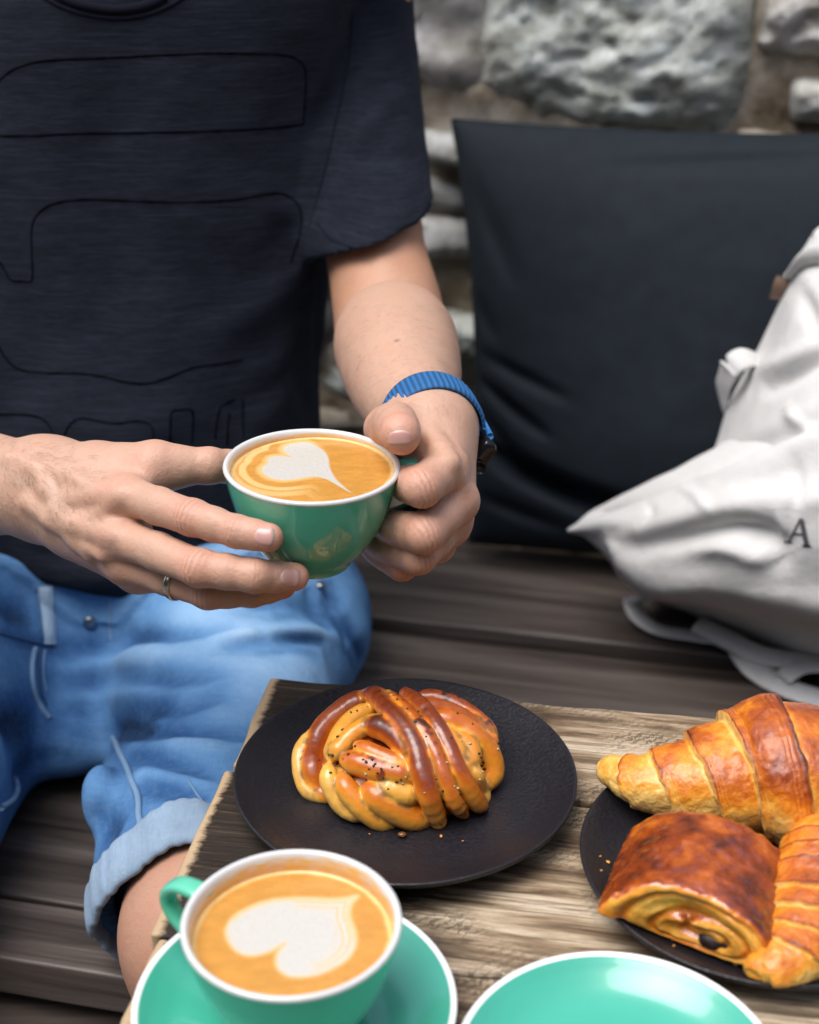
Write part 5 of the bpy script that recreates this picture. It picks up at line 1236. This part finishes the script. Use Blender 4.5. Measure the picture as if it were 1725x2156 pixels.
# ---- canvas tote bag, slumped against the pillow
bm_ = M('natural_canvas', (.62, .60, .56), .9); cq = bm_.coord('Object'); nA = bm_.noise(bm_.coord('Object', (900, 260, 260)), 1, 3, .6); nB = bm_.noise(bm_.coord('Object', (260, 260, 900)), 1, 3, .6); nC = bm_.noise(cq, 60, 5, .6)
bm_.col(bm_.mix(bm_.ramp(nC, [(.35, (.35, .35, .35)), (.62, (0, 0, 0))]), (.62, .615, .60), (.54, .53, .51))); bm_.nor(bm_.bump(bm_.math('ADD', nA, bm_.math('ADD', nB, nC)), .40, .0012)); bm_.b.inputs['Specular IOR Level'].default_value = .15
zt = lambda x, y: (1157.9+x*.4882, 447.4+y*.4882)     # enlarged view of the bag -> photo
def bpx(x, y, s, dz=0): u, v = zt(x, y); p = at_pl(u, v, BN*s, BN); return p+np.array([0, 0, dz])
def bz(x, y, z): u, v = zt(x, y); return at_z(u, v, z)
# rows from the mouth (top) to the floor of the bag; each row runs from its left edge past the frame on the right
rowsF = [
 [bpx(1130, 105, 1.235), bpx(1200, 90, 1.225), bpx(1330, 95, 1.21), bpx(1480, 130, 1.20), bpx(1650, 200, 1.21)],
 [bpx(1040, 260, 1.235), bpx(1130, 200, 1.20), bpx(1300, 210, 1.18), bpx(1480, 240, 1.17), bpx(1680, 320, 1.20)],
 [bpx(985, 400, 1.225), bpx(1080, 330, 1.175), bpx(1260, 360, 1.145), bpx(1460, 400, 1.14), bpx(1700, 480, 1.18)],
 [bpx(890, 600, 1.215), bpx(1020, 560, 1.150), bpx(1200, 590, 1.120), bpx(1440, 620, 1.11), bpx(1720, 680, 1.16)],
 [bpx(775, 815, 1.200), bpx(930, 800, 1.140), bpx(1150, 810, 1.095), bpx(1420, 830, 1.085), bpx(1740, 880, 1.15)],
 [bpx(665, 1095, 1.185), bpx(830, 1020, 1.125), bpx(1100, 1000, 1.065), bpx(1420, 1010, 1.06), bpx(1760, 1080, 1.14)],
 [bpx(390, 1240, 1.170), bpx(640, 1160, 1.110), bpx(980, 1130, 1.055), bpx(1400, 1150, 1.05), bpx(1780, 1220, 1.13)],
 [bpx(85, 1360, 1.165), bpx(420, 1300, 1.105), bpx(860, 1270, 1.045), bpx(1380, 1290, 1.035), bpx(1800, 1340, 1.12)],
 [bpx(150, 1400, 1.160), bpx(400, 1430, 1.095), bpx(820, 1420, 1.040), bpx(1360, 1430, 1.025), bpx(1810, 1450, 1.11)],
 [bpx(230, 1470, 1.155), bpx(400, 1560, 1.095), bpx(780, 1580, 1.045), bpx(1340, 1600, 1.025), bpx(1820, 1600, 1.10)],
 [bpx(330, 1580, 1.160), bpx(460, 1660, 1.115), bpx(800, 1720, 1.065), bpx(1320, 1790, 1.035), bpx(1820, 1750, 1.09)],
 [bz(460, 1690, BZ+.010), bz(560, 1740, BZ+.008), bz(830, 1840, BZ+.006), bz(1300, 1960, BZ+.005), bz(1820, 1900, BZ+.006)],
]
G = np.array(rowsF)
def dense(G, n1, n2):
    r1 = np.array([smooth_profile(G[i], 24) for i in range(len(G))])
    r2 = np.stack([smooth_profile(r1[:, j], 22) for j in range(r1.shape[1])], 1)
    iu = np.linspace(0, r2.shape[0]-1, n1); iv = np.linspace(0, r2.shape[1]-1, n2); a = np.floor(iu).astype(int).clip(0, r2.shape[0]-2); fa = iu-a
    r3 = r2[a]*(1-fa)[:, None, None]+r2[a+1]*fa[:, None, None]; b = np.floor(iv).astype(int).clip(0, r2.shape[1]-2); fb = iv-b
    return r3[:, b]*(1-fb)[None, :, None]+r3[:, b+1]*fb[None, :, None]
D = dense(G, 300, 240); uu = np.array([[0.]*1]); 
PX = np.stack([862.5+FPX*((D-Cp)@RT)/((D-Cp)@FWD), 1078-FPX*((D-Cp)@UP)/((D-Cp)@FWD)], -1); ZX, ZY = (PX[..., 0]-1157.9)/.4882, (PX[..., 1]-447.4)/.4882
def fold(pts, amp, w, taper=.7):
    P = np.array(pts, float); P = smooth_profile(P, 6) if len(P) > 2 else P; dm_ = np.full(ZX.shape, 1e9); tt = np.zeros(ZX.shape)
    for k in range(len(P)-1):
        a, b = P[k], P[k+1]; e = b-a; t = np.clip(((ZX-a[0])*e[0]+(ZY-a[1])*e[1])/(e@e), 0, 1); d = np.hypot(ZX-a[0]-t*e[0], ZY-a[1]-t*e[1]); m = d < dm_; dm_ = np.where(m, d, dm_); tt = np.where(m, (k+t)/(len(P)-1), tt)
    return amp*np.exp(-(dm_/w)**2)*np.sin(np.pi*np.clip(.08+tt*.84, 0, 1))**taper
H_ = (fold([(380, 1440), (560, 1400), (760, 1360), (880, 1370), (970, 1410), (1000, 1480)], -.026, 48)+fold([(640, 1450), (780, 1440), (900, 1480), (980, 1470)], .014, 45)
     +fold([(330, 1390), (600, 1320), (860, 1260), (1161, 1240), (1400, 1250)], .012, 70)+fold([(300, 1480), (360, 1560), (480, 1610), (700, 1600), (1000, 1660)], .012, 55)
     +fold([(480, 1700), (700, 1760), (1000, 1830), (1300, 1870)], -.018, 40)+fold([(760, 1450), (850, 1560), (1161, 1680), (1500, 1720)], .010, 80)
     +fold([(680, 1100), (830, 1035), (1000, 965), (1161, 890), (1350, 800)], -.018, 34)+fold([(700, 1150), (900, 1080), (1080, 1000), (1200, 930)], .015, 50)
     +fold([(960, 760), (1060, 700), (1161, 640), (1300, 580)], -.016, 38)+fold([(900, 690), (1000, 650), (1161, 560)], .010, 45)+fold([(1080, 330), (1120, 420), (1161, 520)], -.010, 40)
     +fold([(990, 1290), (1000, 1380), (985, 1480)], .007, 25)+fold([(1060, 1080), (1080, 1200), (1060, 1280)], -.008, 30)+fold([(560, 1180), (640, 1230), (700, 1290)], .006, 24)+fold([(420, 1250), (440, 1300), (400, 1340)], -.006, 24)
     +fold([(1030, 850), (1060, 900), (1120, 930)], .008, 30)+fold([(250, 1400), (300, 1460), (330, 1540)], .008, 26)+fold([(100, 1360), (200, 1340), (330, 1330)], .006, 30))
Nn = np.cross(np.gradient(D, axis=1), np.gradient(D, axis=0)); Nn /= np.linalg.norm(Nn, axis=-1)[..., None]+1e-12
if (Nn[150, 60]@FWD) > 0: Nn = -Nn
H_ = H_+.0022*fbm(D.reshape(-1, 3), 16, 4, 3).reshape(H_.shape)+.0012*fbm(D.reshape(-1, 3), 60, 3, 7).reshape(H_.shape)
ed = np.clip(np.minimum(np.arange(240)[None, :]/14., 1), .25, 1)
FR = D+Nn*(H_*ed*.50)[..., None]
# back face: the same outline pushed towards the pillow
iu = np.linspace(0, 1, 300)[:, None]; iv = np.linspace(0, 1, 240)[None, :]
depth = (.010+.055*np.sin(np.pi*np.clip(iv, 0, 1))**.6*(.35+.65*iu))*np.clip(iv*18, 0, 1)*np.clip((1-iv)*18, 0, 1)
BK = D+BN*depth[..., None]+.004*fbm(D.reshape(-1, 3), 14, 3, 31).reshape(depth.shape)[..., None]*np.clip(iv*18, 0, 1)[..., None]; BK[..., 2] = np.maximum(BK[..., 2], BZ+.003)
n1, n2 = 300, 240; V = np.concatenate([FR.reshape(-1, 3), BK.reshape(-1, 3)]); Fq = grid_faces(n1, n2)[:, ::-1]; Fb = grid_faces(n1, n2)+n1*n2
lft = np.array([(i*n2, (i+1)*n2, (i+1)*n2+n1*n2, i*n2+n1*n2) for i in range(n1-1)]); rgt = np.array([(i*n2+n2-1, i*n2+n2-1+n1*n2, (i+1)*n2+n2-1+n1*n2, (i+1)*n2+n2-1) for i in range(n1-1)]); bt = np.array([((n1-1)*n2+j, (n1-1)*n2+j+1, (n1-1)*n2+j+1+n1*n2, (n1-1)*n2+j+n1*n2) for j in range(n2-1)])
tote = empty('tote_bag', bz(1300, 1900, BZ), 'creased natural canvas tote bag slumped against the dark pillow', 'bag')
mk('bag_body', V, np.concatenate([Fq, Fb, lft, rgt, bt]), bm_.m, tote)
TB_ = BVHTree.FromPolygons([tuple(v) for v in FR.reshape(-1, 3).tolist()], Fq.tolist())
def strap(pts, w, name, th=.0022, ref=None):
    P = smooth_profile(pts, 12); v, f = tube(P, w/2, 14, ref=ref, flat=th/w*2); return mk(name, v, f, bm_.m, tote)
strap([bpx(905, 640, 1.20), bpx(850, 625, 1.185), bpx(790, 655, 1.18), bpx(752, 730, 1.19), bpx(745, 810, 1.205), bpx(790, 880, 1.215)], .020, 'handle', ref=(.3, -.5, 1))
strap([bz(410, 1680, BZ+.030), bz(360, 1670, BZ+.022), bz(385, 1745, BZ+.012), bz(470, 1800, BZ+.008), bz(600, 1825, BZ+.006), bz(700, 1840, BZ+.012), bz(800, 1830, BZ+.02)], .017, 'handle', ref=(0, 0, 1))
strap([bz(640, 1780, BZ+.02), bz(780, 1850, BZ+.016), bz(900, 1905, BZ+.012), bz(1060, 1935, BZ+.012), bz(1300, 1940, BZ+.016), bz(1500, 1930, BZ+.02)], .024, 'bottom_seam', .006, ref=(0, 0, 1))
strap([bz(830, 1890, BZ+.008), bz(900, 1980, BZ+.006), bz(1020, 2050, BZ+.005), bz(1180, 2100, BZ+.005), bz(1400, 2130, BZ+.005), bz(1560, 2060, BZ+.006)], .026, 'handle', .004, ref=(0, 0, 1))
strap([bz(1000, 2010, BZ+.012), bz(1080, 1965, BZ+.016), bz(1200, 1960, BZ+.018), bz(1400, 1990, BZ+.016)], .018, 'handle', ref=(0, 0, 1))
# mouth lining flap and small tag
strap([bpx(1045, 275, 1.225), bpx(1100, 205, 1.195), bpx(1180, 165, 1.18), bpx(1300, 160, 1.17)], .014, 'mouth_hem', .004, ref=(0, -1, .4))
tag_m = M('brown_leather_tag', (.16, .10, .07), .6); v, f = tube(smooth_profile([bpx(1020, 285, 1.222), bpx(1005, 320, 1.220), bpx(992, 370, 1.222)], 6), .008, 8, ref=(0, -1, 0), flat=.2); mk('leather_tag', v, f, tag_m.m, tote)
# the printed serif letter
ink = M('black_print', (.07, .07, .08), .9)
def letter(polys):
    V = []; F = []
    for poly in polys:
        P = np.array(poly, float); k = len(P)//2; n = 12
        L_, R_ = P[0]*0, 0
        a, b, c_, d = P; base = len(V)
        for i in np.linspace(0, 1, n):
            for j in np.linspace(0, 1, 4):
                x, y = (a*(1-i)+d*i)*(1-j)+(b*(1-i)+c_*i)*j; h = TB_.ray_cast(Vector(Cp), Vector(nrm(ray(*zt(x, y)))))
                V.append(np.array(h[0])+np.array(h[1])*(.0006 if np.dot(np.array(h[1]), FWD) < 0 else -.0006) if h[0] is not None else np.array(bpx(x, y, 1.0)))
        for i in range(n-1):
            for j in range(3): q = base+i*4+j; F.append((q, q+1, q+5, q+4))
    o = mk('printed_letter', V, F, ink.m, tote); s = o.modifiers.new('s', 'SOLIDIFY'); s.thickness = .0003; return o
letter([[(1078, 1318), (1088, 1318), (1036, 1420), (1028, 1420)], [(1076, 1318), (1096, 1318), (1122, 1438), (1100, 1438)], [(1050, 1380), (1050, 1388), (1108, 1394), (1106, 1384)], [(1012, 1414), (1012, 1422), (1046, 1426), (1046, 1418)], [(1088, 1432), (1088, 1440), (1128, 1444), (1128, 1436)]])
# ================================================================== small details
# fine hairs on the forearms, one strand mass
rs = random.Random(11); hv = []; hf = []; hair_m = M('arm_hair', (.10, .055, .03), .5)
def hairs(px0, px1, count, dirpx):
    for _ in range(count):
        u, v = rs.uniform(px0[0], px1[0]), rs.uniform(px0[1], px1[1]); h = bvh.ray_cast(Vector(Cp), Vector(nrm(ray(u, v))))
        if h[0] is None or h[1] @ Vector(FWD) > -.05: continue
        p = np.array(h[0]); n = np.array(h[1]); d = RT*dirpx[0]-UP*dirpx[1]+np.array([rs.gauss(0, .3), rs.gauss(0, .3), rs.gauss(0, .3)]); d = nrm(d-n*(d@n)); L = rs.uniform(.005, .010)
        pts = [p-n*.0003, p+d*L*.35+n*L*.16, p+d*L*.7+n*L*.22, p+d*L+n*L*.16]; s = nrm(np.cross(n, d)); b = len(hv)
        for i, q in enumerate(pts):
            w = .000045*(1-.28*i); hv.extend([q-s*w, q+s*w, q+n*w*1.5])
        for i in range(3):
            for k in range(3): hf.append((b+i*3+k, b+i*3+(k+1) % 3, b+i*3+3+(k+1) % 3, b+i*3+3+k))
hairs((-20, 930), (150, 1130), 420, (.8, .6)); hairs((150, 960), (215, 1100), 60, (.8, .5)); hairs((725, 640), (955, 860), 300, (.3, .9))
tag(mk('arm_hair', np.array(hv), hf, hair_m.m, person), kind='stuff')
# pastry flakes shed on the plates
fl = []; flake_m = M('pastry_flake', (.62, .27, .05), .5)
for cx, cy, R_, n_f in ((P2[0], P2[1], .082, 46), (BC[0], BC[1], .066, 12)):
    for _ in range(n_f):
        a = rs.uniform(0, 6.28); r_ = R_*math.sqrt(rs.uniform(.35, 1)); s = rs.uniform(.0006, .0017); z = TZ+.0078+max(0, r_-.06)*.30
        m = Matrix.Rotation(rs.uniform(0, 6), 3, 'Z')@Matrix.Rotation(rs.uniform(-.4, .4), 3, 'X')
        fl.append(ico(np.array([cx+r_*math.cos(a), cy+r_*math.sin(a), z]), np.array([s, s*.6, s*.25]), m))
v, f = join(fl); o = mk('pastry_flakes', v, f, flake_m.m); tag(o, 'tiny golden pastry flakes scattered on the black plates', 'crumbs', kind='stuff')
